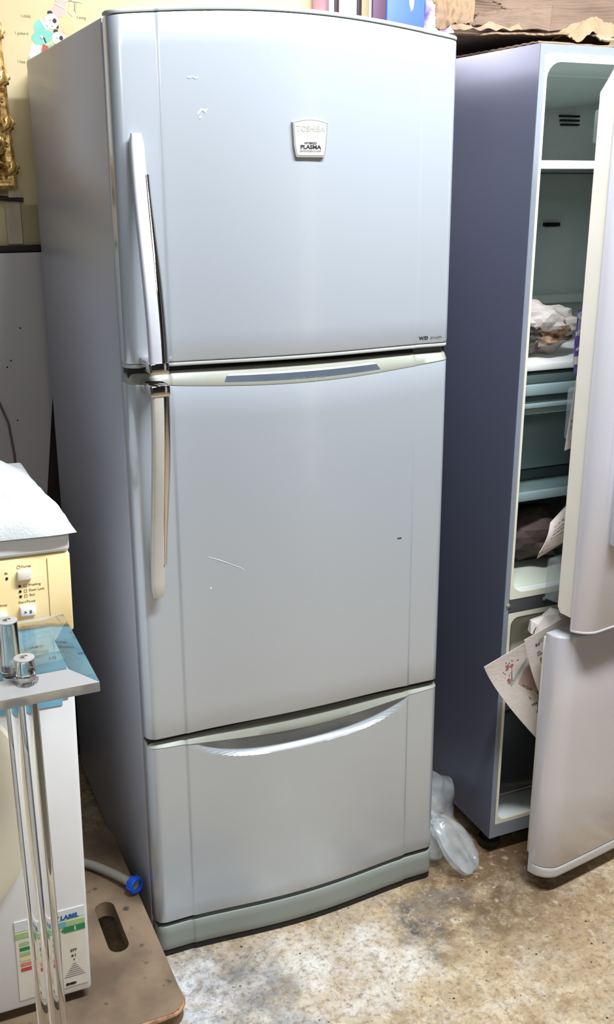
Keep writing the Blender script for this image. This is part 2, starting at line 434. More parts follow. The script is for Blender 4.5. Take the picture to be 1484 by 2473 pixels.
def text(name, body, size, M, material, parent=None, align='CENTER', shear=0.0, bold=0.0, sx=1.0, depth=.0002):
    cu = bpy.data.curves.new(name, 'FONT'); cu.body = body; cu.size = size; cu.align_x = align; cu.align_y = 'CENTER'
    cu.shear = shear; cu.offset = bold; cu.extrude = depth; cu.resolution_u = 3
    t = bpy.data.objects.new(name, cu); COL.objects.link(t)
    dg = bpy.context.evaluated_depsgraph_get()
    me = bpy.data.meshes.new_from_object(t.evaluated_get(dg)); bpy.data.objects.remove(t)
    for v in me.vertices: v.co = M @ Vector((v.co.x*sx, v.co.y, v.co.z))
    me.materials.clear(); me.name = name
    return link(name, me, material, parent)


def front_M(x, y, z, rot=0.0):
    """text plane facing -Y"""
    return Matrix.Translation((x, y, z)) @ Matrix.Rotation(rot, 4, 'Y') @ Matrix(((1, 0, 0, 0), (0, 0, -1, 0), (0, 1, 0, 0), (0, 0, 0, 1)))


def sst(t): t = max(0, min(1, t)); return t*t*(3-2*t)


# ------------------------------------------------------------------ the room
WALLY = 0.80
FLOOR = floor_mat(); WALL = wall_mat()
tag(box('floor', -1.6, 2.4, -5.0, WALLY, -0.06, 0.0, FLOOR), 'worn mottled concrete floor', kind='structure')
tag(box('wall_back', -1.6, 2.4, WALLY, WALLY+.1, 0, 2.75, WALL), 'yellowed plaster back wall', kind='structure')
PLAST = mat('grey_plaster', srgb(70, 70, 74), 0.8, noise_amt=0.08, nscale=3)
tag(box('wall_left', -.92, -.82, -5.0, WALLY+.1, 0, 2.75, PLAST), kind='structure')
tag(box('wall_front', -1.7, 2.5, -5.1, -5.0, 0, 2.75, PLAST), kind='structure')
tag(box('wall_right', 2.4, 2.5, -5.0, WALLY+.1, 0, 2.75, PLAST), kind='structure')
tag(box('ceiling', -1.7, 2.5, -5.0, WALLY+.1, 2.75, 2.85, mat('ceiling_paint', srgb(150, 148, 144), 0.8, noise_amt=0.05, nscale=3)), kind='structure')

tag(box('streak_reflector', 1.62, 1.90, -3.25, -3.0, 0, 2.75, mat('reflector_cream', srgb(240, 232, 214), .6, noise_amt=.04, nscale=4)), kind='structure')  # unseen pale pillar, added to reflect as a streak in the silver doors

# ------------------------------------------------------------------ main refrigerator
W, D, H = 0.6304, 0.687, 1.750
K = 0.018


def warp(o):
    for v in o.data.vertices: v.co.x *= 1+K*(.85-v.co.z)
    o.data.update()
    return o


def dprof(x, d0=.048):
    rl, rg = .022, .016
    s = sst((x-.072)/.008)*(1-sst((x-.552)/.008))
    u = (x-.316)/.245
    d = d0+s*.0023+(.017*(1-u*u)**1.7 if abs(u) < 1 else 0)
    if x < rl: d = d0-rl+math.sqrt(max(0, rl*rl-(rl-x)**2))
    if x > W-rg: d = d0-rg+math.sqrt(max(0, rg*rg-(x-(W-rg))**2))
    return d


def xs_panel():
    a = [0, .0006, .002, .004, .007, .010, .014, .018, .022, .03, .04, .05, .06, .068, .070]
    a += [.072+.008*k/6 for k in range(0, 7)]
    a += [.085+(.547-.085)*k/40 for k in range(41)]
    a += [.552+.008*k/6 for k in range(7)]
    a += [.57, .58, .59, .60, W-.016]
    a += [W-.016+.016*t for t in (.2, .4, .6, .75, .88, .96, 1.0)]
    return a


def slab(name, z0f, z1f, material, parent, d0=.048, depth=None, nz=12, dmod=None, back=0.0, edge=.004, zs_extra=()):
    """door slab: curved front from dprof, rounded top and bottom edges, flat back at y=-back"""
    xs = xs_panel(); rows = []
    ts = sorted(set([k/nz for k in range(nz+1)]+list(zs_extra)))
    vs_, fs = [], []
    nx = len(xs)

    def row(fn):
        i0 = len(vs_)
        for x in xs: vs_.append(fn(x))
        return i0
    R = []
    for e_, inset in ((0.0, edge), (edge*.3, edge*.3), (edge, 0.0)):
        R.append(row(lambda x: (x, -max(back+.001, dprof(x, d0)-inset+(dmod(x, z0f(x)+e_) if dmod else 0)), z0f(x)+e_)))
    for t in ts:
        if t <= 0 or t >= 1: continue
        def fn(x, t=t):
            a, b = z0f(x)+edge, z1f(x)-edge; z = a+(b-a)*t
            return (x, -(dprof(x, d0)+(dmod(x, z) if dmod else 0)), z)
        R.append(row(fn))
    for e_, inset in ((edge, 0.0), (edge*.3, edge*.3), (0.0, edge)):
        R.append(row(lambda x: (x, -max(back+.001, dprof(x, d0)-inset+(dmod(x, z1f(x)-e_) if dmod else 0)), z1f(x)-e_)))
    for a, b in zip(R, R[1:]):
        for i in range(nx-1): fs.append((a+i, a+i+1, b+i+1, b+i))
    bb = row(lambda x: (x, -back, z0f(x)+edge*.5)); bt = row(lambda x: (x, -back, z1f(x)-edge*.5))
    for i in range(nx-1):
        fs.append((bb+i, bb+i+1, R[0]+i+1, R[0]+i)); fs.append((R[-1]+i, R[-1]+i+1, bt+i+1, bt+i)); fs.append((bt+i, bt+i+1, bb+i+1, bb+i))
    fs.append(tuple([bb]+R+[bt])); fs.append(tuple([q+nx-1 for q in [bb]+R+[bt]][::-1]))
    return warp(raw(name, vs_, fs, material, parent, True, 30))


fridge = tag(empty('refrigerator'), 'closed tall silver three-door refrigerator with two long handles and a cream badge', 'refrigerator')
warp(box('cabinet', 0, W, 0, D, .035, H, SIDE, fridge, r=.004))
warp(box('door_seal', .004, W-.004, -.034, -.0095, 1.188, 1.222, BLACK, fridge)); warp(box('door_seal', .004, W-.004, -.034, -.0095, .484, .510, BLACK, fridge)); warp(box('door_seal', .004, W-.004, -.038, -.0095, .058, .090, BLACK, fridge))
gs = warp(box('door_gasket', .006, W-.006, -.010, .0, .08, H-.008, BLACK, fridge))
for x in (.05, W-.05):
    for y in (.06, D-.06):
        warp(lathe('foot', [(.018, 0), (.02, .006), (.02, .036)], (x, y, 0), (0, 0, 1), BLACK, fridge, 12))
u315 = lambda x: (x-.315)/.315
U1 = lambda x: 1.2155
T1 = lambda x: 1.755-.008*x/W+.020*(1-u315(x)**2)
freezer = slab('freezer_door', U1, lambda x: T1(x)-.007, SILVER, fridge, back=.010)
slab('top_cap', lambda x: T1(x)-.0066, T1, CAPGREY, freezer, d0=.049, nz=2, back=.010, edge=.0025)
slab('bottom_edge_strip', lambda x: 1.2085, lambda x: 1.2153, CAPGREY, freezer, d0=.0465, nz=2, back=.012, edge=.002)
# middle door
Z2 = lambda x: 1.183-.017*max(0, 1-u315(x)**2)
L2 = lambda x: .5025+.008*max(0, 1-((x-.316)/.245)**2)
mdoor = slab('refrigerator_compartment_door', L2, Z2, SILVER, fridge, back=.010, edge=.0015)


def lip(name, zb, zt, material, parent, inset=.013, d0=.048):
    xs = xs_panel(); n = len(xs); vs_, fs = [], []
    prof = [(0, 0.0), (.08, -.0006), (.5, inset*.35), (.85, inset*.72), (.97, inset*.92), (1.0, inset*1.3)]
    R = []
    for t, ins in prof:
        R.append(len(vs_))
        for x in xs: vs_.append((x, -max(.011, dprof(x, d0)-ins), zb(x)+(zt(x)-zb(x))*t))
    R.append(len(vs_))
    for x in xs: vs_.append((x, -.0105, zt(x)-.001))
    R.append(len(vs_))
    for x in xs: vs_.append((x, -.0105, zb(x)))
    for a, b in zip(R, R[1:]+R[:1]):
        for i in range(n-1): fs.append((a+i, a+i+1, b+i+1, b+i))
    fs.append(tuple(R)); fs.append(tuple(q+n-1 for q in R[::-1]))
    return warp(raw(name, vs_, fs, material, parent, True, 50))


lip('upper_lip', Z2, lambda x: 1.1985, LIPCREAM, mdoor)


def lip_pt(x, t, off=0.0, inset=.013):
    zb, zt = Z2(x), 1.1985
    ins = t*inset*.8
    return Vector((x, -(dprof(x)-ins+off), zb+(zt-zb)*t))


def strip(name, x0, x1, t0, t1, skew, material, off):
    vs_, fs = [], []; n = 40
    for k in range(n+1):
        q = k/n
        a = lip_pt(x0+(x1-x0)*q, t0, off); b = lip_pt(x0+skew+(x1-.008-x0-skew)*q, t1, off)
        vs_ += [a, b]
    fs = [(2*k, 2*k+2, 2*k+3, 2*k+1) for k in range(n)]
    return warp(raw(name, vs_, fs, material, mdoor, fix=False))


strip('label_strip', .168, .478, .16, .56, .006, STRIP, .0012)
strip('label_strip_highlight', .176, .470, .57, .68, .003, STRIPLITE, .0012)
o = text('strip_lettering', 'HYBRID  PLASMA', .0095, front_M(.325, -(dprof(.325)-.003+.0016), 1.1715), mat('strip_ink', srgb(108, 118, 128), .5, noise_amt=.1, nscale=90), mdoor, bold=.0001)
warp(o)
# drawer
DT = lambda x: .4920-.002*abs(u315(x))
DL = lambda x: .4835-.0125*max(0, 1-((x-.316)/.30)**2)
ZC = lambda x: .4290+.046*min(1.2, abs((x-.325)/.232))**4


def scoop(x, z):
    a = abs((x-.325)/.232)
    if a >= 1: return 0
    zl, zc = DL(x), ZC(x)
    if z <= zc or zl-zc < .002: return 0
    t = (z-zc)/(zl-zc)
    return -(.031*(1-a**2.5))*min(1, t)**.58


zse = [.85+.00145*k for k in range(103)]
drawer = slab('freezer_drawer', lambda x: .0835, DL, SILVER, fridge, back=.010, dmod=scoop, edge=.0012, zs_extra=zse)
lip('drawer_lip', DL, DT, LIPCREAM, drawer, inset=.011)
# kick plate
slab('kick_plate', lambda x: .0135, lambda x: .0725, mat('kick_plate_plastic', srgb(144, 151, 144), .42, noise_amt=.06, nscale=10), fridge, d0=.048, nz=4, back=.010, edge=.006)
slab('plinth', lambda x: .0, lambda x: .0133, BLACK, fridge, d0=.0455, nz=2, back=.010, edge=.001)
warp(box('base_frame', .012, W-.012, -.0095, .05, 0.0, .036, BLACK, fridge))
warp(box('hinge_plate', W-.075, W-.012, -.040, -.009, 1.1990, 1.2080, DARKGREY, fridge))


def handle(name, trimname, zf, zn, material, s):
    """bar from far end zf (close to the door) to near end zn (stands off)"""
    N = 26; vs_, fs = [], []; seg = 12; L = abs(zn-zf)
    cv, cf = [], []
    def axis(t):
        y = -(.060+.046*sst(t*1.05)); z = zf+(zn-zf)*t
        return y, z
    for k in range(N+1):
        t = k/N; y, z = axis(t); xl = .0195+.0035*t; wd = .0235+.004*sst((t-.1)/.3)*0
        th = .017
        if k == 0: wd *= .72; th *= .5
        if k == 1: wd *= .93
        cx = xl+.01175
        for q in range(seg):
            an = 2*math.pi*(q+.5)/seg; c, sn = math.cos(an), math.sin(an)
            ex = math.copysign(abs(c)**.45, c)*wd/2; ey = math.copysign(abs(sn)**.45, sn)*th/2
            vs_.append((cx+ex, y+ey, z))
    for k in range(N):
        for q in range(seg): fs.append((k*seg+q, k*seg+(q+1) % seg, (k+1)*seg+(q+1) % seg, (k+1)*seg+q))
    fs += [tuple(range(seg)), tuple(N*seg+q for q in range(seg))]
    h = warp(raw('handle', vs_, fs, material, s, True, 45))
    # chrome rail along the right of the bar, wrapping the near end
    pts = []
    for k in range(N+1):
        t = .17+.83*k/N; y, z = axis(t); pts.append((.0195+.0035*t+.0233, y-.0005, z, .0055+.0040*sst((t-.17)/.5)))
    for k, (x, y, z, r) in enumerate(pts):
        for q in range(12):
            an = 2*math.pi*q/12; cv.append((x+math.cos(an)*r*.95, y+math.sin(an)*.0085, z))
    for k in range(N):
        for q in range(12): cf.append((k*12+q, k*12+(q+1) % 12, (k+1)*12+(q+1) % 12, (k+1)*12+q))
    cf += [tuple(range(12)), tuple(N*12+q for q in range(12))]
    c = warp(raw('handle_rail', cv, cf, CHROME, s, True, 50)); c['label'] = 'peeling chrome rail'
    y, z = axis(1.0); dz = .020 if zn > zf else -.020
    b = warp(box('handle_bracket', .0215, .0545, y-.0105, -.044, min(zn-dz*.35, zn+dz*.65), max(zn-dz*.35, zn+dz*.65), CHROME, s, r=.004))
    b['label'] = 'chrome handle end'
    # stand-off near the far end
    warp(box('handle_mount', .024, .040, -.066, -.044, min(zf, zf+(zn-zf)*.13)+.004, max(zf, zf+(zn-zf)*.13)-.004, material, s, r=.003))


handle('handle', 'rail', 1.579, 1.221, HANDLE, freezer)
handle('handle', 'rail', .797, 1.178, HANDLE2, mdoor)
# badge
bx, bz = .3285, 1.5745
yb = lambda x: -dprof(x)
bw = bmesh.new()


def badge_shape(name, sc, y0, y1, material):
    pts = []
    for k in range(9):
        q = k/8; pts.append((-.0335+.067*q, .0265+.005*math.sin(math.pi*q)))
    pts += [(.031, -.012), (.0278, -.0275), (.0255, -.0300), (-.0255, -.0300), (-.0278, -.0275), (-.031, -.012)]
    vs_ = [(bx+x*sc, y0, bz+z*sc) for x, z in pts]+[(bx+x*(sc-.04), y1, bz+z*(sc-.04)) for x, z in pts]
    n = len(pts); fs = [tuple(range(n)), tuple(range(n, 2*n))[::-1]]+[(i, (i+1) % n, n+(i+1) % n, n+i) for i in range(n)]
    return warp(raw(name, vs_, fs, material, freezer))


yq = -dprof(bx)
badge_shape('badge', 1.0, yq+.002, yq-.0045, BADGERIM)
badge_shape('badge_plate', .90, yq-.0044, yq-.0052, BADGE)
for body, sz, dz, mt, bo, sx in (('TOSHIBA', .0128, .0155, INKPALE, .00025, 1.0), ('HYBRID', .0048, -.0068, INK, .0001, 1.35),
                                 ('PLASMA', .0085, -.0130, INK, .0003, 1.25), ('DEODORIZER & MOIST', .0037, -.0192, INKGREY, .0, 1.05)):
    warp(text('badge_lettering', body, sz, front_M(bx, yq-.0054, bz+dz), mt, freezer, bold=bo, sx=sx))
warp(text('door_lettering', 'W/D', .0085, front_M(.572, -dprof(.575)-.0006, 1.2268), INK, freezer, bold=.0003, sx=1.1, align='CENTER'))
warp(text('door_lettering', 'SP-H48TV', .0062, front_M(.600, -dprof(.600)-.0006, 1.2268), INKGREY, freezer, bold=.0001, sx=1.0))


def scuff(pts, wd, parent, material=SCUFF):
    vs_, fs = [], []
    random.seed(int(abs(pts[0][0])*1e5))
    for k, (x, z) in enumerate(pts):
        h = wd*(.4+random.random())
        vs_ += [(x, -dprof(x)-.0006, z-h), (x, -dprof(x)-.0006, z+h)]
    for k in range(len(pts)-1): fs.append((2*k, 2*k+2, 2*k+3, 2*k+1))
    warp(raw('scuff', vs_, fs, material, parent, fix=False))['label'] = 'small scuff mark'


scuff([(.1215, 1.664), (.126, 1.6636), (.130, 1.6645), (.135, 1.6625), (.140, 1.664)], .0010, freezer)
scuff([(.136, 1.609), (.139, 1.613), (.144, 1.617), (.149, 1.614), (.153, 1.618)], .0017, freezer)
scuff([(.139, 1.604), (.143, 1.606)], .0016, freezer)
scuff([(.130, .857), (.15, .849), (.17, .839), (.19, .829), (.196, .823)], .0006, mdoor)
scuff([(.131, .795), (.134, .797)], .0014, mdoor)
scuff([(.522, .836), (.532, .8355)], .0008, mdoor, INK)

# ------------------------------------------------------------------ second refrigerator (doors ajar)
X2, Y2, W2, D2, H2 = .7975, -.037, .62, .60, 1.746
f2 = tag(empty('refrigerator', (X2, Y2, 0)), 'violet-grey refrigerator with both doors ajar and torn cardboard on its top', 'refrigerator')
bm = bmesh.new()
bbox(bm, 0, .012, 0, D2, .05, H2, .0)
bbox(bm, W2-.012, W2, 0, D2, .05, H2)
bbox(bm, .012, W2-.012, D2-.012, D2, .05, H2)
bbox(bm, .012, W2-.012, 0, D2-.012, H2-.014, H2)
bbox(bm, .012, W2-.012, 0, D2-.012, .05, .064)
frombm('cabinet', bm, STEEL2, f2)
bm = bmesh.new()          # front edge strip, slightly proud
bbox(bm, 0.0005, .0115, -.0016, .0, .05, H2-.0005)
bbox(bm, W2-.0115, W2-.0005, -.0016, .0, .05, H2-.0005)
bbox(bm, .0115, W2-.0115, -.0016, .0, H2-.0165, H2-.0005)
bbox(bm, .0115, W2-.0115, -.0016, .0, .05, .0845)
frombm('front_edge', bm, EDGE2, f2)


def tub(name, x0, x1, z0, z1, depth, rad, material, parent):
    """open liner: walls with rounded corners + back"""
    seg = 6; ring = []
    for cx, cz, a0 in ((x1-rad, z1-rad, 0), (x0+rad, z1-rad, 90), (x0+rad, z0+rad, 180), (x1-rad, z0+rad, 270)):
        for k in range(seg+1):
            a = R_(a0+90*k/seg); ring.append((cx+rad*math.cos(a), cz+rad*math.sin(a)))
    n = len(ring); vs_, fs = [], []
    cx, cz = (x0+x1)/2, (z0+z1)/2
    levels = ((0.0, 1.0), (depth-.03, .985), (depth-.008, .96), (depth, .90))
    for y, s in levels:
        for x, z in ring: vs_.append((cx+(x-cx)*s, y, cz+(z-cz)*s if y == 0 else cz+(z-cz)*(1-(1-s)*.5)))
    for i in range(len(levels)-1):
        for k in range(n): fs.append((i*n+k, i*n+(k+1) % n, (i+1)*n+(k+1) % n, (i+1)*n+k))
    fs.append(tuple((len(levels)-1)*n+k for k in range(n)))
    # outer flange
    m0 = len(vs_)
    rect4 = []
    for x, z in ring:
        ex = x1+.0035 if x > cx else x0-.0035; ez = z1+.012 if z > cz else z0-.010
        vs_.append((ex if abs(x-cx) > (x1-x0)/2-rad*.99 else x, 0.0, z))
    return raw(name, vs_[:m0], fs, material, parent, True, 40, fix=False)


tub('upper_liner', .0165, W2-.0165, .664, 1.716, .455, .03, LINER, f2)
tub('lower_liner', .0185, W2-.0185, .088, .606, .43, .02, LINER, f2)


def frame_ring(name, x0, x1, z0, z1, xi0, xi1, zi0, zi1, rad, y0, y1, material, parent):
    seg = 5
    def ring(x0, x1, z0, z1, r):
        o_ = []
        for cx, cz, a0 in ((x1-r, z1-r, 0), (x0+r, z1-r, 90), (x0+r, z0+r, 180), (x1-r, z0+r, 270)):
            for k in range(seg+1):
                a = R_(a0+90*k/seg); o_.append((cx+r*math.cos(a), cz+r*math.sin(a)))
        return o_
    A, B = ring(x0, x1, z0, z1, .003), ring(xi0, xi1, zi0, zi1, rad)
    n = len(A); vs_ = [(x, y, z) for ringp, y in ((A, y1), (A, y0), (B, y0), (B, y1)) for x, z in ringp]; fs = []
    for i in range(4):
        j = (i+1) % 4
        for k in range(n): fs.append((i*n+k, i*n+(k+1) % n, j*n+(k+1) % n, j*n+k))
    return raw(name, vs_, fs, material, parent, True, 40)


g1 = frame_ring('liner_rim', .0118, W2-.0118, .650, H2-.0168, .0170, W2-.0170, .664, 1.716, .03, -.003, .004, GASKET, f2); g1['label'] = 'cream rim around the opening'
frame_ring('liner_rim', .0130, W2-.013, .0846, .617, .0195, W2-.0195, .094, .606, .02, -.002, .006, GASKET, f2)['label'] = 'cream rim around the opening'
box('divider_bar', .0118, W2-.0118, -.0022, .02, .6185, .6495, DARKGREY, f2)
for x in (.0095, .104):
    lathe('screw', [(.0048, 0), (.0046, .0018), (.003, .0032)], (x, -.002, .637), (0, -1, 0), HOSE, f2, 12)
for x in (.03, W2-.05):
    for y in (.04, D2-.05):
        lathe('foot', [(.022, 0), (.026, .006), (.026, .022), (.018, .024), (.018, .05)], (x, y, 0), (0, 0, 1), BLACK, f2, 16)
box('compressor_base', .03, W2-.03, .10, D2-.02, .018, .05, BLACK, f2)
# inside: shelves, bins, vents (coordinates local to the cabinet)
bx0, bx1 = .019, W2-.019
sh = box('shelf', bx0, bx1, .004, .012, 1.529, 1.5445, WHITEPL, f2, r=.002); sh['label'] = 'white shelf front bar'
box('shelf_glass', bx0, bx1, .012, .43, 1.531, 1.537, mat('shelf_glass', srgb(206, 220, 216), .1, trans=.6), f2)
# top duct cover on the liner ceiling
def duct(u, v):
    x = .05+.52*u; y = .20+.235*v
    return (x, y, 1.712-.055*sst(v*1.3)*(.55+.45*math.sin(math.pi*min(1, u*1.25))))
surf('air_duct_cover', duct, 24, 10, LINER, f2, thick=-.004)
for k in range(3):
    box('vent_slot', .392+.003*k, .447, .444, .4545, 1.652-.0095*k-.0022, 1.652-.0095*k+.0022, BLACK, f2)
box('vent_slot', .368, .412, .444, .4545, 1.3995, 1.4085, BLACK, f2)
box('side_slot', .0165, .019, .15, .22, 1.335, 1.37, BLACK, f2)
box('panel_line', .05, .55, .446, .4545, 1.5215, 1.524, TEALD, f2)
box('wall_ledge', .03, W2-.03, .425, .4545, 1.215, 1.238, LINER, f2, r=.006)
# chiller drawer with lid shelf
dz = .002
chill = box('chiller_drawer', bx0, bx1, .048, .40, 1.04, 1.124, TEAL, f2, r=.003)
box('drawer_front_band', bx0, bx1, .044, .050, 1.108, 1.1245, TEALD, chill, r=.001)
box('drawer_front_ridge', bx0, bx1, .034, .050, 1.083, 1.106, TEAL, chill, r=.004)
box('drawer_front_groove', bx0, bx1, .043, .050, 1.067, 1.078, TEALD, chill)
box('drawer_front_edge', bx0, bx1, .038, .050, 1.056, 1.066, TEAL, chill, r=.002)
box('deep_drawer_front', bx0, bx1, .150, .156, .888, 1.052, TEAL, f2, r=.002)
box('drawer_rail', bx0, bx1, .148, .158, .862, .886, TEALD, f2, r=.002)
lid = box('lid_shelf', bx0, bx1, .040, .43, 1.134, 1.149, WHITEPL, f2, r=.003); lid['label'] = 'bright white lid shelf over the chiller drawer'
gsh = box('shelf_glass', bx0, bx1, .066, .41, .856, .862, mat('shelf_glass_teal', srgb(128, 152, 150), .12, noise_amt=.15, nscale=14), f2)
gsb = box('shelf', bx0, bx1, .056, .068, .846, .866, TEAL, f2, r=.003)
box('glass_rear_trim', bx0, bx1, .24, .248, .862, .867, TEAL, f2)
cr = box('crisper_floor', bx0, bx1, .02, .42, .655, .668, mat('pale_green_base', srgb(208, 216, 198), .25, noise_amt=.06, nscale=10), f2, r=.003)
box('rear_step', bx0, bx1, .20, .42, .668, .70, LINER, f2, r=.006)
# smoky freezer bin below
bm = bmesh.new()
xA, yA = .10, .055
bbox(bm, .055, .57, .046, .05, .13, .36); bbox(bm, .055, .06, .05, .40, .13, .36); bbox(bm, .565, .57, .05, .40, .13, .36)
bbox(bm, .055, .57, .40, .405, .13, .36); bbox(bm, .055, .57, .046, .405, .124, .13)
ub = box('upper_freezer_drawer', .045, W2-.045, .030, .40, .40, .592, mat('aged_cream_drawer', srgb(214, 212, 192), .4, noise_amt=.05, nscale=8), f2, r=.006)
box('drawer_grip', .08, W2-.08, .026, .034, .545, .555, CREAM, ub, r=.002)
fb = frombm('freezer_bin', bm, SMOKE, f2)
box('bin_rim', .052, .573, .042, .052, .352, .362, DARKGREY, fb)
box('bin_bottom_edge', .055, .57, .0445, .047, .124, .1275, HOSE, fb)


def door2(name, hx, hy, th, L, zb, zt, t, parent, cap, bulge=.010):
    """curved door leaf swung about the hinge; local a runs from the free edge (0) to the hinge (L)"""
    c, s = math.cos(R_(th)), math.sin(R_(th))
    xi, yi = hx-L*c, hy-L*s

    def T(a, b, z): return (xi+a*c+b*s-X2, yi+a*s-b*c-Y2, z)
    rad = .042

    def fb_(a):
        u = (a-L/2)/(L/2); d = t+bulge*(1-u*u)
        if a < rad: d = d-rad+math.sqrt(max(0, rad*rad-(rad-a)**2))
        return d
    As = [0, .0008, .0025, .005, .009, .014, .019, .024, .03, .036, .042]+[.042+(L-.042)*k/24 for k in range(1, 25)]
    return T, fb_, As


def leaf(name, T, fb_, As, zb, zt, b0, material, parent, e=.004):
    rows = [(zb, e), (zb+e*.3, e*.3), (zb+e, 0), (zb+(zt-zb)*.33, 0), (zb+(zt-zb)*.66, 0), (zt-e, 0), (zt-e*.3, e*.3), (zt, e)]
    vs_, fs = [], []; n = len(As); R = []
    R.append(len(vs_)); vs_ += [T(a, b0, zb) for a in As]
    for z, ins in rows:
        R.append(len(vs_)); vs_ += [T(a, max(b0+.0005, fb_(a)-ins), z) for a in As]
    R.append(len(vs_)); vs_ += [T(a, b0, zt) for a in As]
    for a, b in zip(R, R[1:]+R[:1]):
        for i in range(n-1): fs.append((a+i, a+i+1, b+i+1, b+i))
    fs.append(tuple(R)); fs.append(tuple(q+n-1 for q in R[::-1]))
    return raw(name, vs_, fs, material, parent, True, 35)


def lbox(name, T, a0, a1, b0, b1, z0, z1, material, parent, r=.0):
    o_ = T(0, 0, 0); ax = Vector(T(1, 0, 0))-Vector(o_); bx_ = Vector(T(0, 1, 0))-Vector(o_)
    M = Matrix(((ax.x, bx_.x, 0, o_[0]), (ax.y, bx_.y, 0, o_[1]), (0, 0, 1, o_[2]), (0, 0, 0, 1)))
    return box(name, a0, a1, b0, b1, z0, z1, material, parent, r=r, M=M)


# upper door
T, fbu, As = door2('u', 1.42, -.05, 13, .60, .64, 1.75, .058, f2, None)
TU = T
ud = leaf('upper_door', T, fbu, As, .643, 1.755, .022, DOOR2, f2); ud['label'] = 'pearl silver upper door swung ajar'
leaf('door_bottom_trim', T, lambda a: fbu(a)+.0008, As, .640, .6445, .024, DOOR2CAP, ud, e=.001)
# cream inner panel with bevelled top corner
vs_ = []
prof = [(.022, .668), (.022, 1.712), (-.004, 1.672), (-.016, 1.655), (-.016, .682), (-.008, .670)]
for a in (.004, .58):
    for b, z in prof: vs_.append(T(a, b, z))
n = len(prof)
raw('inner_panel', vs_, [tuple(range(n)), tuple(range(n, 2*n))[::-1]]+[(i, (i+1) % n, n+(i+1) % n, n+i) for i in range(n)], CREAM, ud)['label'] = 'cream inner door panel'
lbox('door_seal', T, .002, .59, .0205, .0235, .650, 1.745, DARKGREY, ud)
# recessed vertical pull on the door face at the right border of the frame
lbox('handle', T, .044, .075, .056, .082, .825, 1.10, HANDLE, ud, r=.010)
for z0, z1, a0, b0 in ((1.572, 1.630, .035, .050), (1.400, 1.450, .030, .038), (1.225, 1.272, .030, .046)):
    bb_ = lbox('door_bin', T, a0, .55, -b0, -.016, z0, z1, CLEARBIN, ud, r=.004); bb_['label'] = 'small clear door shelf'
lbox('door_bin', T, .030, .55, -.058, -.016, 1.020, 1.125, CLEARBIN, ud, r=.006)['label'] = 'clear door bin holding a newspaper'
lbox('door_bin', T, .030, .55, -.075, -.016, .672, .765, CLEARBIN, ud, r=.006)['label'] = 'clear bottom door bin holding a folded newspaper'
# lower door
T, fbl, As = door2('l', 1.408, -.045, 11, .60, .04, .62, .052, f2, None, bulge=.008)
TL = T
ld = leaf('lower_door', T, fbl, As, .066, .622, .0, DOOR2, f2); ld['label'] = 'pearl silver lower door swung ajar'
leaf('door_bottom_trim', T, lambda a: fbl(a)+.0006, As, .040, .0655, .0, DOOR2CAP, ld, e=.004)
lbox('door_top_trim', T, .10, .59, .006, .045, .6215, .630, DARKGREY, ld)
lbox('inner_panel', T, .012, .585, -.018, -.0002, .075, .605, CREAM, ld, r=.004)

# ------------------------------------------------------------------ newspapers
def print_marks(P, groups, parent):
    for name, mt, polys in groups: patch(name, P, polys, -.0012, mt, parent)


def textrows(u0, v0, u1, v1, rows, cols, seed=1, fill=.62):
    random.seed(seed); o_ = []
    for j in range(rows):
        for i in range(cols):
            if random.random() < .16: continue
            ua = u0+(u1-u0)*(i+.12)/cols; va = v0+(v1-v0)*(j+.18)/rows
            o_.append(rect(ua, va, ua+(u1-u0)/cols*(.55+.3*random.random()), va+(v1-v0)/rows*fill))
    return o_


def blobp(cu, cv, ru, rv, n=8, seed=0):
    random.seed(seed); return [(cu+ru*math.cos(2*math.pi*k/n)*(.7+.6*random.random()), cv+rv*math.sin(2*math.pi*k/n)*(.7+.6*random.random())) for k in range(n)]


# floral sheet
def PS1(u, v):
    x = .7115+.075*v+.085*v*v; z = .5385-.145*v-.072*v*v
    y = -.100+.012*math.sin(2.2*v)-.012*v*v
    return Vector((x+u*.20, y+u*(.012), z+u*(.062-.03*v)))
n1 = tag(surf('newspaper', PS1, 14, 14, NEWS, None, thick=.0008), 'newspaper sheet with a pink blossom picture sticking out behind the lower door', 'newspaper')
fl = [blobp(.30, .18, .035, .03, 8, 1), blobp(.36, .20, .03, .022, 8, 2), blobp(.27, .215, .03, .016, 7, 3), blobp(.22, .345, .03, .026, 8, 4), blobp(.20, .375, .028, .014, 8, 5)]
tw = [[(.24, .37), (.33, .25), (.338, .255), (.25, .38)], [(.25, .31), (.262, .28), (.268, .282), (.256, .315)], [(.19, .22), (.215, .27), (.22, .266), (.195, .215)],
      [(.28, .28), (.305, .265), (.307, .272), (.283, .288)], [(.33, .25), (.36, .20), (.365, .205), (.336, .255)]]
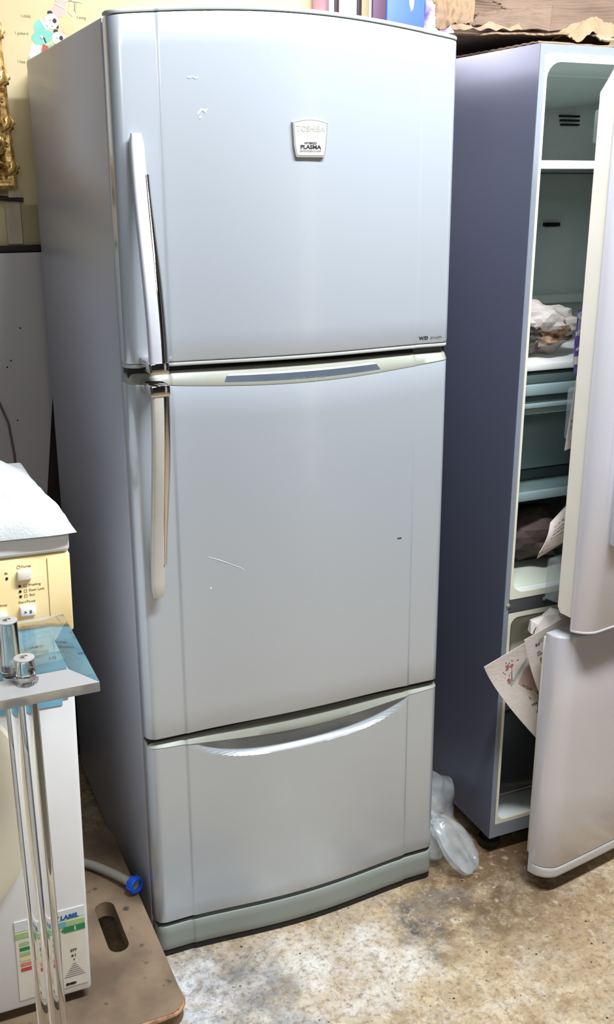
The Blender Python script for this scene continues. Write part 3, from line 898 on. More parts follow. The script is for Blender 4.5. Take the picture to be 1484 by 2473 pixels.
print_marks(lambda u, v: PS1(.02+u*.74, v), [('print', NRED, fl), ('print', NDARK, tw+[blobp(.30, .125, .012, .012, 7, 7), blobp(.345, .15, .012, .011, 7, 8), rect(.47, .165, .50, .178), blobp(.40, .14, .008, .012, 6, 9)]),
                  ('print', NTEAL, [[(.19, .40), (.62, .20), (.62, .235), (.20, .425)]]),
                  ('print', NPINK, [[(.33, .42), (.55, .30), (.62, .30), (.62, .55), (.45, .56)]]),
                  ('print', NTAN, [[(.31, .435), (.36, .43), (.41, .51), (.46, .55), (.44, .565), (.38, .535)], [(.54, .47), (.62, .43), (.62, .47), (.55, .515)]]),
                  ('print', NYEL, [[(.45, .565), (.52, .525), (.54, .55), (.47, .60)]]),
                  ('print', NDARK, [[(.46, .61), (.55, .55), (.58, .52), (.62, .505), (.62, .53), (.55, .58), (.47, .625)], rect(.40, .545, .50, .556)]+textrows(.28, .675, .42, .70, 1, 4, 3, .8)),
                  ('print', NRED, [blobp(.33, .62, .012, .018, 6, 11)]),
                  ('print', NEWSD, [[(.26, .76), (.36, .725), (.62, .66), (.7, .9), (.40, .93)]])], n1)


# text sheet in front of it
def PS2(u, v):
    x = .796+.062*v+.02*v*v; z = .5925-.19*v
    return Vector((x+u*.17, -.118+.010*math.sin(2*v)+.01*u, z+u*.048))
n2 = tag(surf('newspaper', PS2, 10, 10, NEWS, None, thick=.0008), 'newspaper page with a dark photo tucked in front of the blossom sheet', 'newspaper')
print_marks(lambda u, v: PS2(.03+u*.62, v), [('print', NTEAL, [[(.26, .10), (.62, .07), (.62, .115), (.28, .145)]]),
                  ('print', NDARK, textrows(.17, .12, .28, .165, 1, 2, 5, .8)+textrows(.17, .235, .36, .30, 2, 4, 6)),
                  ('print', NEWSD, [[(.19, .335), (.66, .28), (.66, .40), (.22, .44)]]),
                  ('print', NDARK, [[(.24, .44), (.66, .38), (.66, .72), (.42, .74)]]),
                  ('print', NPINK, [blobp(.46, .60, .06, .05, 7, 3), blobp(.36, .50, .03, .03, 6, 4)]),
                  ('print', NDARK, [[(.34, .74), (.44, .74), (.55, .96), (.47, .98)]])], n2)


def wad(name, loc, size, seed, material, label, cat='newspaper', sub=3, amp=.30, flat=None, rot=0.0):
    bm = bmesh.new(); bmesh.ops.create_icosphere(bm, subdivisions=sub, radius=1)
    for v in bm.verts:
        p = v.co*1.35+Vector((seed*3.1, seed*1.7, seed*.9))
        d = 1+amp*(fr(p)+.6*fr(p*2.3)+.35*abs(fr(p*4.7)))
        v.co = Vector((v.co.x*size[0]*d, v.co.y*size[1]*d, v.co.z*size[2]*d))
    mn = min(v.co.z for v in bm.verts)
    for v in bm.verts:
        v.co.z = max(v.co.z-mn, 0)*.96 if v.co.z-mn < size[2]*.15 else v.co.z-mn
    Mr = Matrix.Rotation(rot, 3, 'Z')
    for v in bm.verts: v.co = Mr @ v.co
    me = bpy.data.meshes.new(name); bm.to_mesh(me); bm.free()
    o_ = link(name, me, material); o_.location = loc
    if label: tag(o_, label, cat)
    return o_


def wad_prints(o_, spec, seed):
    """assign printed patches: list of (material, cx, cz, r) tests in local coordinates seen from the front"""
    me = o_.data
    for m_, *_ in spec: me.materials.append(m_)
    for f in me.polygons:
        c = f.center
        for k, (m_, cx, cy, cz, r) in enumerate(spec):
            if (Vector(c)-Vector((cx, cy, cz))).length < r*(.8+.5*abs(fr(Vector(c)*40))): f.material_index = k+1


# crumpled newspaper on the white lid shelf
a1 = wad('crumpled_newspaper', (.925, .085, 1.1492), (.085, .055, .048), 2.0, NEWS, 'crumpled newspaper wad with a colour photo on the white lid shelf', sub=4, amp=.42)
wad_prints(a1, [(NDARK, -.05, -.03, .022, .05), (NTAN, .015, -.05, .035, .04), (NDARK, .06, -.04, .02, .032), (NRED, -.02, -.06, .05, .012)], 3)
# brown paper lump on the crisper
a2 = wad('crumpled_paper', (.955, .105, .700), (.10, .08, .055), 5.0, mat('brown_paper', srgb(92, 78, 74), .85, noise_amt=.2, nscale=20), 'dark brown crumpled paper at the bottom of the upper compartment', 'paper', sub=3, amp=.35)
a2.location.z = .669
# crumpled wad above the sheets at the lower compartment
a3 = wad('crumpled_newspaper', (.885, -.085, .548), (.050, .026, .040), 8.0, NEWS, 'small pale folded newspaper wad peeking over the lower door', sub=2, amp=.35)
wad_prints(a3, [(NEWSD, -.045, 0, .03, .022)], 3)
tube('wire', [(-.028, -.01, .046), (-.036, -.012, .058), (-.046, -.014, .057), (-.051, -.014, .047), (-.047, -.014, .038)], .0009, BLACK, a3, 6)


# newspaper in the middle door bin
def PS3(u, v):
    p = Vector(TU(.034+.10*u-.010*v, -.040-.008*math.sin(3*u+v), 1.150-.150*v+.01*u))
    return p+Vector((X2, Y2, 0))
n3 = tag(surf('newspaper', PS3, 8, 10, NEWS, None, thick=.0008), 'pale folded newspaper standing in the clear middle door bin', 'newspaper')
print_marks(PS3, [('print', NDARK, [rect(.05, .60, .9, .63)]+textrows(.08, .50, .8, .56, 2, 6, 9, .5)+textrows(.05, .68, .8, .74, 2, 6, 10, .5)), ('print', NTAN, [[(.1, .02), (.5, .0), (.4, .12), (.12, .14)]])], n3)


# purple printed strip hanging on the door shelf
def PS4(u, v):
    p = Vector(TU(.034+.05*u+.004*math.sin(6*v), -.050-.004*math.sin(5*v), 1.275-.125*v))
    return p+Vector((X2, Y2, 0))
n4 = tag(surf('paper_strip', PS4, 5, 12, PURPLE, None, thick=.0008), 'purple and white printed paper hanging over the upper door shelf', 'paper')
patch('print', PS4, [[(.0, .05), (.5, .18), (.5, .22), (.0, .12)], [(.0, .35), (.8, .22), (.8, .26), (.0, .42)], [(.1, .6), (.9, .5), (.9, .53), (.1, .64)], rect(0, .72, .9, .84), [(.2, .0), (.7, .1), (.7, .14), (.2, .05)]], -.0012, NEWS, n4)


# folded newspaper leaning out of the bottom door bin
def PS5(u, v):
    a_, b_, c_, d_ = Vector((.838, -.120, .8467)), Vector((.905, -.116, .901)), Vector((.8125, -.126, .789)), Vector((.890, -.118, .803))
    p = (a_*(1-u)+b_*u)*(1-v)+(c_*(1-u)+d_*u)*v
    return p+Vector((0, -.006*math.sin(math.pi*v), .0))


def PS6(u, v):
    a_, b_, c_, d_ = Vector((.8135, -.1235, .788)), Vector((.890, -.1155, .802)), Vector((.8176, -.112, .7695)), Vector((.890, -.108, .796))
    return (a_*(1-u)+b_*u)*(1-v)+(c_*(1-u)+d_*u)*v
n5 = tag(surf('newspaper', PS5, 8, 8, NEWS, None, thick=.0012), 'folded newspaper with black headline characters leaning out of the bottom door bin', 'newspaper')
surf('folded_edge', PS6, 6, 4, NEWS, n5, thick=.001)
print_marks(PS5, [('print', NDARK, [rect(.20, .30, .30, .40), rect(.32, .285, .42, .39), rect(.44, .28, .54, .38), rect(.56, .27, .66, .37), rect(.22, .45, .33, .57), rect(.35, .44, .46, .56), rect(.48, .43, .58, .55), rect(.60, .42, .70, .54), [(.1, .02), (.8, .0), (.8, .12), (.3, .10)]]),
                  ('print', NDARK, [rect(.20, .66, .8, .675), rect(.20, .60, .212, .675)])], n5)

# ------------------------------------------------------------------ torn cardboard on the second refrigerator
random.seed(4)


def quadsheet(c00, c10, c01, c11, seed, label, material=CARD, rag='t', ribs=34, amp=.0016, bend=.0, jag=.010, thick=.0035, nu=60, nv=80, lump=.008, cat='cardboard', name='cardboard_sheet'):
    """torn sheet between four corners; ribs run along u; ragged sides listed in rag (t, b, l, r)"""
    A, B, C_, D_ = (Vector(c) for c in (c00, c10, c01, c11))

    def P(u, v):
        jt = jag*(fr((u*7+seed, 1, seed))+.9*fr((u*23, seed, 2))+.6*fr((u*60, 5, seed)))
        vv = v
        if 't' in rag: vv = v+jt*4*v**6
        if 'b' in rag: vv = vv-jt*3*(1-v)**6
        jr = jag*(fr((v*7+seed, 8, seed))+.9*fr((v*23, seed, 6))+.5*fr((v*55, 3, seed)))
        uu = u
        if 'r' in rag: uu = u+jr*3*u**8
        if 'l' in rag: uu = uu-jr*3*(1-u)**8
        p = (A*(1-uu)+B*uu)*(1-vv)+(C_*(1-uu)+D_*uu)*vv
        n_ = (B-A).cross(C_-A).normalized()
        h = bend*math.sin(math.pi*v)+lump*fr((u*3+seed, v*2.4, seed))+.35*lump*fr((u*9, v*7, seed))+amp*math.sin(v*ribs*2*math.pi+2.2*fr((u*2, v*2, seed)))*(.4+.6*abs(fr((u*3, v*5, seed+3))))
        return p+n_*h
    o_ = surf(name, P, nu, nv, [material, CARDE], None, thick=thick, angle=70)
    for k, f in enumerate(o_.data.polygons):
        if k >= nu*nv*2: f.material_index = 1
    return tag(o_, label, cat, 'torn cardboard on the second refrigerator' if cat == 'cardboard' else None)


# lowest sheet lies on the refrigerator top; the others are stacked and tilted on it
quadsheet((.805, -.02, 1.749), (1.40, -.02, 1.749), (.805, .50, 1.749), (1.40, .50, 1.749), 1, 'flat cardboard sheet lying lowest on top of the second refrigerator', rag='tb', lump=.0012, ribs=60, thick=-.003, jag=.006)
quadsheet((.735, .175, 1.783), (.893, .012, 1.773), (.80, .50, 1.778), (1.36, .42, 1.778), 2, 'cardboard sheet jutting out level over the gap between the refrigerators', rag='bl', lump=.003, ribs=50, jag=.007)
quadsheet((.770, .150, 1.795), (.893, .070, 1.782), (.815, .205, 1.824), (.955, .150, 1.846), 3, 'ribbed torn cardboard flap tilted up at the left end of the pile', rag='tl', ribs=13, amp=.0034, jag=.020)
quadsheet((.875, .115, 1.786), (1.32, .075, 1.792), (.855, .26, 1.885), (1.32, .27, 1.915), 4, 'large ribbed cardboard sheet leaning back behind the tan kraft paper', rag='tl', ribs=17, amp=.0036, jag=.016, nv=100)
quadsheet((.738, .235, 1.800), (.812, .215, 1.810), (.762, .30, 1.868), (.860, .29, 1.885), 5, 'smooth tan cardboard corner bent up at the left end of the pile', CARDP, rag='lb', ribs=6, amp=.0004, bend=.012, jag=.009, lump=.012)
quadsheet((.83, .31, 1.800), (1.20, .35, 1.800), (.82, .36, 1.930), (1.22, .42, 1.945), 6, 'dark ribbed cardboard piece standing at the back of the pile', rag='t', ribs=20, amp=.002)


def kraft(u, v):
    x = .898+.150*u+.010*fr((u*3, v*3, 1))-.01*v; y = .0+.085*v
    z = 1.757+.046*math.sin(math.pi*min(1, .08+v*1.0))*(.55+.45*math.sin(math.pi*u*1.1))*(.5+.5*min(1, u*3))+.010*fr((u*5, v*5, 9))+.007*abs(fr((u*12, v*9, 2)))
    return (x, y, max(z, 1.7545))
tag(surf('kraft_paper', kraft, 40, 24, CARDP, None, thick=.0012, angle=40), 'shiny tan kraft paper crumpled at the front edge of the pile', 'paper')


def tornstrip(u, v):
    x = .945+.40*u; y = -.020+.035*v+.006*fr((u*9, v, 2))
    return (x, y, 1.7565+.016*v*(1+.6*fr((u*6, 1, 2)))+.006*(.5+.5*fr((u*11, v*2, 4)))+.004*abs(fr((u*40, v*3, 7)))+.010*u)
def curlstrip(u, v):
    x = .728+.115*u; y = .150-.062*u+.012*v+.006*fr((u*8, v, 3))
    return (x, y, 1.787+.009*v*(1+1.1*fr((u*4.3, 2, 5)))+.004*fr((u*9+v, v*3, 6))-.003*u)
tag(surf('cardboard_strip', curlstrip, 60, 8, CARDE, None, thick=.0015), 'short pale curl of torn cardboard at the left front corner of the pile', 'cardboard', 'torn cardboard on the second refrigerator')
tag(surf('cardboard_strip', tornstrip, 90, 8, CARDE, None, thick=.003), 'pale torn cardboard strip with a ragged edge along the front of the pile', 'cardboard', 'torn cardboard on the second refrigerator')

# ------------------------------------------------------------------ wall shelf things behind the refrigerators
sh = box('wall_shelf', .03, 1.18, .70, WALLY, 1.722, 1.742, BATTEN); tag(sh, 'dark wall shelf hidden behind the refrigerator top', 'shelf')  # unseen left stretch added to keep ceiling light out of the gap below
bk = [(.012, BOOKR), (.015, BOOKW), (.012, BOOKD), (.022, BOOKW), (.026, BOOKW), (.012, BOOKD), (.020, BOOKT), (.008, BOOKW)]
names_ = ['rose-coloured book spine at the left end of the row', 'narrow white book beside the rose spine', 'dark book between two white ones', 'white book right of the dark spine',
          'wide white book in the middle of the row', 'black spined book left of the tan one', 'tan spined book near the plum binder', 'thin pale book touching the plum binder']
x = .712
for (tk, mt), nm in zip(bk, names_):
    b = empty('book', (x, .715, 1.742)); tag(b, nm, 'book', 'books on the shelf behind the refrigerator')
    box('cover', 0, tk-.001, 0, .07, 0, .22, mt, b, r=.0015); box('pages', .001, tk-.002, .004, .068, .2201, .221, BOOKW, b)
    x += tk
pb = empty('binder', (x+.001, .712, 1.742)); tag(pb, 'plum coloured binder between the books and the blue folder', 'binder')
box('spine', 0, .036, 0, .075, 0, .24, PLUM, pb, r=.003); box('ring_hole', .012, .024, -.0006, .0, .03, .042, CHROME, pb)
x += .038
fo = empty('folder', (x, .708, 1.742)); tag(fo, 'blue box folder with a white clip, beside the floral bag', 'folder')
box('case', 0, .105, 0, .08, 0, .25, BLUEBX, fo, r=.003)
raw('clip', [(.058, -.0008, .225), (.078, -.0008, .225), (.072, -.0008, .165), (.066, -.0008, .158), (.06, -.0008, .175)], [(0, 1, 2, 3, 4)], BOOKW, fo, fix=False)
x += .107


def fbag(u, v):
    a = 2*math.pi*u; h = .25*v
    rx = .080*(1-.12*v)+.006*fr((math.cos(a)*2, math.sin(a)*2, v*5)); ry = .040*(1-.35*v)
    k = .10 if v == 0 else 1
    return (x+.090+rx*math.cos(a)*k, .745+ry*math.sin(a)*k, 1.742+h+.01*fr((u*9, v*9, 1)) if v > 0 else 1.742)
tag(surf('floral_bag', fbag, 40, 14, FLORAL, None), 'white bag with purple flowers beside the blue folder', 'bag')

# ------------------------------------------------------------------ back wall, left side
wl = empty('wall_lamp_shield', (.5, .77, 1.80)); tag(wl, 'unseen tube lamp casing added behind the refrigerator top to block light downward', 'lamp')  # unseen box added under the tube so its light goes up and forward
box('housing', -.26, .235, -.035, .029, 0, .030, WHITEPL, wl, r=.004); box('end_cap', -.262, -.25, -.02, .029, .030, .06, WHITEPL, wl, r=.003); box('end_cap', .224, .236, -.02, .029, .030, .06, WHITEPL, wl, r=.003)
# cartoon wall stickers (flat prints)
YS = WALLY


def disc(cx, cz, rx, rz, rot=0, n=20):
    return [(cx+rx*math.cos(a)*math.cos(rot)-rz*math.sin(a)*math.sin(rot), cz+rx*math.cos(a)*math.sin(rot)+rz*math.sin(a)*math.cos(rot)) for a in [2*math.pi*k/n for k in range(n)]]


def flat(name, polys, layer, material, parent):
    vs_, fs = [], []
    for pl in polys:
        i0 = len(vs_); vs_ += [(p[0], YS-.0004*layer, p[1]) for p in pl]; fs.append(tuple(range(i0, len(vs_))))
    return raw(name, vs_, fs, material, parent, fix=False)


# pixel -> wall metres: about 1000 px/m there; (ox, oz) is the wall point of the first panda's head
# wall mapping from the 210x150 crop: x = .0105 + .000895*(px), z handled per point
def wp(px, py):
    """wall drawing units (1 unit about 0.9 mm) to wall coordinates"""
    return (.0138+(px-65)*.001003+(py-140)*-.00010, 1.7555-(py-140)*.001035+(px-65)*-.00002)


def dd(px, py, rx, ry, rot=0): c = wp(px, py); return disc(c[0], c[1], rx*.001, ry*.001, rot)


def pg(*pts): return [wp(*p) for p in pts]


el = empty('elephant_sticker', (0, 0, 0)); tag(el, 'cartoon elephant sticker playing a trumpet, above the pandas on the wall', 'wall sticker')
flat('sweater', [dd(140, 32, 16, 13)], 1, SP, el); flat('trousers', [dd(158, 60, 15, 18)], 1, SO, el)
flat('head', [dd(144, 8, 14, 15)], 2, SP, el); flat('ear', [dd(152, 2, 9, 10)], 3, SW, el)
flat('collar', [pg((130, 16), (152, 24), (150, 27), (129, 19))], 3, SW, el)
flat('eye', [dd(145, 6, 1.6, 1.6)], 4, SB, el)
flat('trumpet', [pg((160, 8), (182, 9), (188, 4), (191, 14), (183, 12), (160, 11)), pg((163, 10), (167, 10), (164, 32), (170, 38), (174, 30), (174, 12), (177, 12), (176, 34), (170, 42), (160, 34))], 3, SY, el)
flat('outline', [pg((160, 11.2), (183, 12.2), (183, 12.8), (160, 11.8)), pg((174.2, 12), (174.9, 12), (174.5, 31), (173.5, 31)), pg((176.9, 12), (177.5, 12), (176.5, 35), (175.8, 35))], 4, ICH, el)


def panda(px, py, rot, s, coat, label, body):
    e = empty('panda_sticker'); tag(e, label, 'wall sticker')
    flat('coat', body, 1, coat, e)
    flat('head', [dd(px, py, 15*s, 16*s, rot)], 2, SW, e)
    R = lambda dx, dy: (px+s*(dx*math.cos(rot)+dy*math.sin(rot)), py+s*(dy*math.cos(rot)-dx*math.sin(rot)))
    flat('ear', [dd(*R(-8, -15), 6*s, 4.5*s), dd(*R(15, 6), 3*s, 5*s)], 1, SB, e)
    flat('eye_patch', [dd(*R(6, -3), 4.5*s, 5*s)], 3, SB, e)
    flat('face_marks', [dd(*R(-4, -1), 1, 1.6), dd(*R(4, 9), 1.3, 1), dd(*R(-7, 12), 1.2, .9)], 3, ICH, e)
    return e


e = panda(124, 54, -.25, 1.0, SM, 'cartoon panda sticker in a mint jumper on the yellowed wall', [pg((97, 52), (106, 57), (116, 72), (128, 74), (124, 92), (108, 102), (90, 102), (80, 90), (84, 82), (88, 78), (85, 66), (88, 58))])
flat('collar', [pg((97, 52), (103, 50), (120, 71), (113, 72))], 2, SW, e)
flat('trousers', [pg((82, 100), (104, 103), (96, 124), (84, 132), (76, 124))], 1, SW, e)
flat('shoe', [pg((74, 128), (86, 132), (80, 138), (74, 134))], 2, SM, e)
flat('drumstick', [pg((106, 87), (109, 87), (114, 97), (112, 98))], 3, SB, e)
flat('hand', [dd(103, 86, 3, 3)], 4, SW, e)
flat('drum', [pg((106, 100), (119, 104), (112, 118), (102, 124))], 2, SR, e)
e = panda(140, 88, -.1, .95, SM, 'second cartoon panda sticker peeking above the refrigerator side', [pg((122, 98), (140, 104), (150, 108), (128, 118), (118, 108))])
e = empty('caption_lettering', (0, 0, 0)); tag(e, 'small faded pencil captions beside the cartoon wall stickers', 'lettering')
for body, px, py in (('I child', 68, 48), ('I poke-it', 60, 82), ('I song', 190, 42), ('I hop', 60, 138)):
    c = wp(px, py); text('caption', body, .0085, front_M(c[0], YS-.0005, c[1]), mat('pencil', srgb(130, 118, 92), .7, noise_amt=.1, nscale=60), e, depth=.0001)

# gilded frame
gf = empty('picture_frame', (-.030, .765, 1.489), (0, R_(-1.6), 0)); tag(gf, 'ornate carved gilt picture frame hanging at the left edge', 'picture frame')
FWd = .075


def moulding(name, x0, z0, x1, z1, length_axis):
    pass


prof = [(0, 0), (0, -.018), (.008, -.026), (.020, -.024), (.030, -.014), (.048, -.018), (.058, -.020), (.066, -.012), (.075, -.008), (.075, 0)]   # (inward, y)
OWd, OHt = .52, .66
ring_ = lambda ins: [(0-ins, 0+ins), (0-ins, OHt-ins), (-OWd+ins, OHt-ins), (-OWd+ins, ins)]
vs_, fs = [], []
for ins, yy in prof: vs_ += [(x_, yy, z_) for x_, z_ in ring_(ins)]
n = len(prof)
sides = {'moulding': []}
for k in range(4):
    f_ = []
    for i in range(n-1): f_.append((i*4+k, i*4+(k+1) % 4, (i+1)*4+(k+1) % 4, (i+1)*4+k))
    used = sorted({q for t_ in f_ for q in t_}); mp_ = {q: i for i, q in enumerate(used)}
    raw('moulding', [vs_[q] for q in used], [tuple(mp_[q] for q in t_) for t_ in f_], GOLD, gf, True, 30)
raw('picture', [(-FWd, -.006, FWd), (-OWd+FWd, -.006, FWd), (-OWd+FWd, -.006, OHt-FWd), (-FWd, -.006, OHt-FWd)], [(0, 1, 2, 3)], CANVAS, gf, fix=False)
# carved leaves and scrolls (one mesh datum each, shared)


def leafmesh():
    vs_, fs = [], []; nu_, nv_ = 8, 12
    for j in range(nv_+1):
        v = j/nv_; wd = .012*math.sin(math.pi*min(1, v*1.02))**.7+.001; cx = .010*math.sin(v*3.2); z = .048*v
        for i in range(nu_+1):
            u = i/nu_*2-1
            vs_.append((cx+u*wd*(1+.25*math.sin(v*22)), -.012*math.cos(u*1.3)*math.sin(math.pi*(.1+.85*v))-.0025*math.cos(u*9), z))
    for j in range(nv_):
        for i in range(nu_): fs.append((j*(nu_+1)+i, j*(nu_+1)+i+1, (j+1)*(nu_+1)+i+1, (j+1)*(nu_+1)+i))
    return vs_, fs


lv, lf = leafmesh()
sp = [(.011*(1-t*.75)*math.cos(t*9), -.010*t-.003, .011*(1-t*.75)*math.sin(t*9)) for t in [k/26 for k in range(27)]]
sv, sf = tube_data(sp, lambda t: .0038*(1-.5*t), 7)
lo = raw('leaf_carving', lv, lf, GOLD, gf, True, 70); so = raw('scroll_carving', sv, sf, GOLD, gf, True, 60)
lo.location = (-.034, -.016, .085); so.location = (-.050, -.016, .075); so.parent = gf
k = 0
for i in range(13):
    z = .025+.046*i
    for kind, xx, rz, sc in (('l', -.024, (-.5 if i % 2 else .4), .9), ('l', -.050, (.6 if i % 2 else -.5), .85), ('s', -.037, 0, 1.0), ('s', -.014, 0, .55), ('s', -.062, 0, .5)):
        o_ = (lo if kind == 'l' else so).copy(); COL.objects.link(o_)
        o_.location = (xx, -.017, z+(.02 if kind == 's' else 0)); o_.rotation_euler = (0, rz+(math.pi*(i % 2) if kind == 's' else 0), 0); o_.scale = (sc*1.15, sc*1.6, sc*1.15)
for i in range(9):
    xx = -.05-.048*i
    for kind, zz, rz, sc in (('l', .024, math.pi/2+.4*(-1)**i, .9), ('s', .045, 0, 1.0)):
        o_ = (lo if kind == 'l' else so).copy(); COL.objects.link(o_)
        o_.location = (xx, -.017, zz); o_.rotation_euler = (0, -rz, 0); o_.scale = (sc*1.15, sc*1.6, sc*1.15)

tag(box('wall_shade_sheet', -.80, 1.3, .7980, WALLY, 0, 1.349, BATTEN), kind='structure')  # dark sheet over the lower wall, stands in for shade beside the board
# things on the wall below the frame
tag(box('wall_batten', -.42, .035, .782, WALLY, 1.349, 1.363, BATTEN, r=.002), 'dark wooden batten across the back wall, above the grey board', 'batten')
hk = empty('wall_hook', (0, 0, 0)); tag(hk, 'dark iron hook jutting from the wall just under the gilt frame', 'hook')
tube('arm', [(-.14, .794, 1.468), (-.08, .785, 1.469), (-.04, .775, 1.467), (-.016, .770, 1.464)], .0055, BATTEN, hk, 8)
lathe('plate', [(.016, 0), (.016, .004), (.012, .006)], (-.14, .7999, 1.468), (0, -1, 0), BATTEN, hk, 14)
tag(box('paper_sheet', -.055, -.0215, .792, .7985, 1.366, 1.459, PAPERB), 'beige paper stood on the batten below the frame', 'paper')
tag(box('paper_sheet', -.020, .028, .7935, .7985, 1.3635, 1.452, mat('olive_paper', srgb(176, 166, 128), .8, noise_amt=.1, nscale=10)), 'olive stained paper stood on the batten beside the refrigerator', 'paper')
tag(box('paper_tag', -.050, -.022, .760, .7625, 1.470, 1.484, PAPERB), 'small pale tag hanging under the frame corner', 'tag')
# grey board leaning on the wall
gb = raw('grey_board', [(-.60, .775, 0), (-.115, .775, 0), (.060, .775, 1.347), (-.60, .775, 1.347), (-.60, .797, 0), (-.115, .797, 0), (.060, .797, 1.347), (-.60, .797, 1.347)],
         [(0, 1, 2, 3), (7, 6, 5, 4), (0, 4, 5, 1), (1, 5, 6, 2), (2, 6, 7, 3), (3, 7, 4, 0)], BOARDG)
tag(gb, 'plain grey board standing against the wall behind the washing machine', 'board')
for x_, z_ in ((-.047, 1.175), (-.075, 1.10), (-.085, 1.085), (-.072, .955)):
    lathe('nail_hole', [(.0022, 0), (.0022, .0006)], (x_, .775, z_), (0, -1, 0), BLACK, gb, 8)
tag(tube('cord', [(-.20, .771, 1.16), (-.15, .771, 1.085), (-.115, .771, 1.015), (-.094, .771, .95), (-.087, .771, .87), (-.087, .771, .70), (-.09, .768, .40), (-.10, .76, .02), (-.12, .74, .004)], .0028, CORD, seg=8), 'thin brown cord hanging down in front of the grey board', 'cord')

# ------------------------------------------------------------------ wooden board under the washing machine
bd = empty('wooden_platform', (0, 0, 0)); tag(bd, 'worn brown wooden platform with a hand slot under the washing machine', 'platform')
BT, BTh = .122, .034
bx1_, by0, by1 = -.020, -.318, .262


def plank():
    # top plate with a slot: build as quads between the outer outline and the slot outline
    out = []
    r = .035
    def arc(cx, cy, r_, a0, a1, n_=8): return [(cx+r_*math.cos(R_(a0+(a1-a0)*k/n_)), cy+r_*math.sin(R_(a0+(a1-a0)*k/n_))) for k in range(n_+1)]
    outer = arc(bx1_-r, by0+r, r, -90, 0)+arc(bx1_-.03, by1-.03, .03, 0, 90)+[(-.75, by1), (-.75, by0)]
    sx0, sx1, sy0, sy1 = -.114, -.0735, -.132, .016
    hole = arc((sx0+sx1)/2, sy0+.018, .0195, 180, 360, 10)+arc((sx0+sx1)/2, sy1-.018, .0195, 0, 180, 10)
    bm = bmesh.new()
    def loop(pts, z): 
        vs2 = [bm.verts.new((x_, y_, z)) for x_, y_ in pts]; return vs2
    o1, h1 = loop(outer, BT), loop(hole, BT); o0, h0 = loop(outer, BT-BTh), loop(hole, BT-BTh)
    for vv in (o1, h1, o0, h0):
        for a, b in zip(vv, vv[1:]+vv[:1]): bm.edges.new((a, b))
    e1 = [e_ for e_ in bm.edges if all(v.co.z > BT-.001 for v in e_.verts)]; e0 = [e_ for e_ in bm.edges if all(v.co.z < BT-.001 for v in e_.verts)]
    bmesh.ops.triangle_fill(bm, use_beauty=True, edges=e1); bmesh.ops.triangle_fill(bm, use_beauty=True, edges=e0)
    for A, B in ((o1, o0), (h1, h0)):
        for i in range(len(A)): bm.faces.new((A[i], A[(i+1) % len(A)], B[(i+1) % len(A)], B[i]))
    return frombm('top_board', bm, [WOOD], bd, True, 40)


tb = plank()
# chipped front corner edge
cpts = [(bx1_-.035+.0352*math.cos(R_(a)), by0+.035+.0352*math.sin(R_(a)), BT-.006+.003*fr((a*.1, 1, 2))) for a in range(-86, 30, 6)]
cpts = [(-.16, by0-.0002, BT-.006)]+[( -.10, by0-.0003, BT-.007)]+cpts
tube('chipped_edge', cpts, lambda t: .0035+.006*abs(fr((t*9, 4, 4))), CHIP, bd, 7)
box('side_panel', -.175, -.153, by0+.09, by1-.03, 0.0, BT-BTh, WOOD, bd)
box('side_panel', -.74, -.71, by0+.03, by1-.03, 0.0, BT-BTh, WOOD, bd)
box('rear_panel', -.70, -.055, by1-.06, by1-.035, 0.0, BT-BTh, WOOD, bd)

# ------------------------------------------------------------------ washing machine
YW = -.223
BZ = .130
wmx = -.164
wm = empty('washing_machine', (wmx, YW, BZ), (0, R_(1.05), 0)); tag(wm, 'white front-loading washing machine with a yellowed control panel', 'washing machine')
WW, WD, WH = .595, .44, .866
body = box('cabinet', -WW, -.004, .0, WD, .010, .815, WASHER, wm, r=.006)
top = box('top_cover', -WW-.002, .000, -.006, WD, .8385, WH+.004, WASHER, wm, r=.007, seg=3)
pn = box('control_panel', -WW, -.0005, -.004, .05, .7060, .8375, PANEL, wm, r=.004)
box('panel_seam', -.0362, -.0352, -.0046, -.0035, .71, .832, mat('seam_tan', srgb(190, 164, 110), .6, noise_amt=.1, nscale=40), wm)
for x_ in (-.05, -WW+.05):
    for y_ in (.05, WD-.05): lathe('foot', [(.02, -BZ+BT+.0006+x_*.0183), (.02, .012)], (x_, y_, 0), (0, 0, 1), BLACK, wm, 12)
# porthole door, mostly beyond the left of the frame
lathe('porthole_rim', [(.265, 0), (.262, .014), (.245, .02), (.205, .012), (.200, .0)], (-.345, .0, .42), (0, -1, 0), mat('porthole_cream', srgb(238, 230, 206), .35, noise_amt=.03, nscale=10), wm, 48)
lathe('porthole_glass', [(.20, 0), (.15, .012), (.05, .02)], (-.345, 0, .42), (0, -1, 0), SMOKE, wm, 32)
box('front_seam', -WW, -.155, -.0006, .0, .388, .3905, mat('seam_grey', srgb(170, 166, 158), .6, noise_amt=.1, nscale=40), wm)
yf = -.0046


def wlab(x, z): return (x-wmx+(z-BZ)*-.0183, z-BZ)   # wall-front metres -> washer local (undo the small lean)


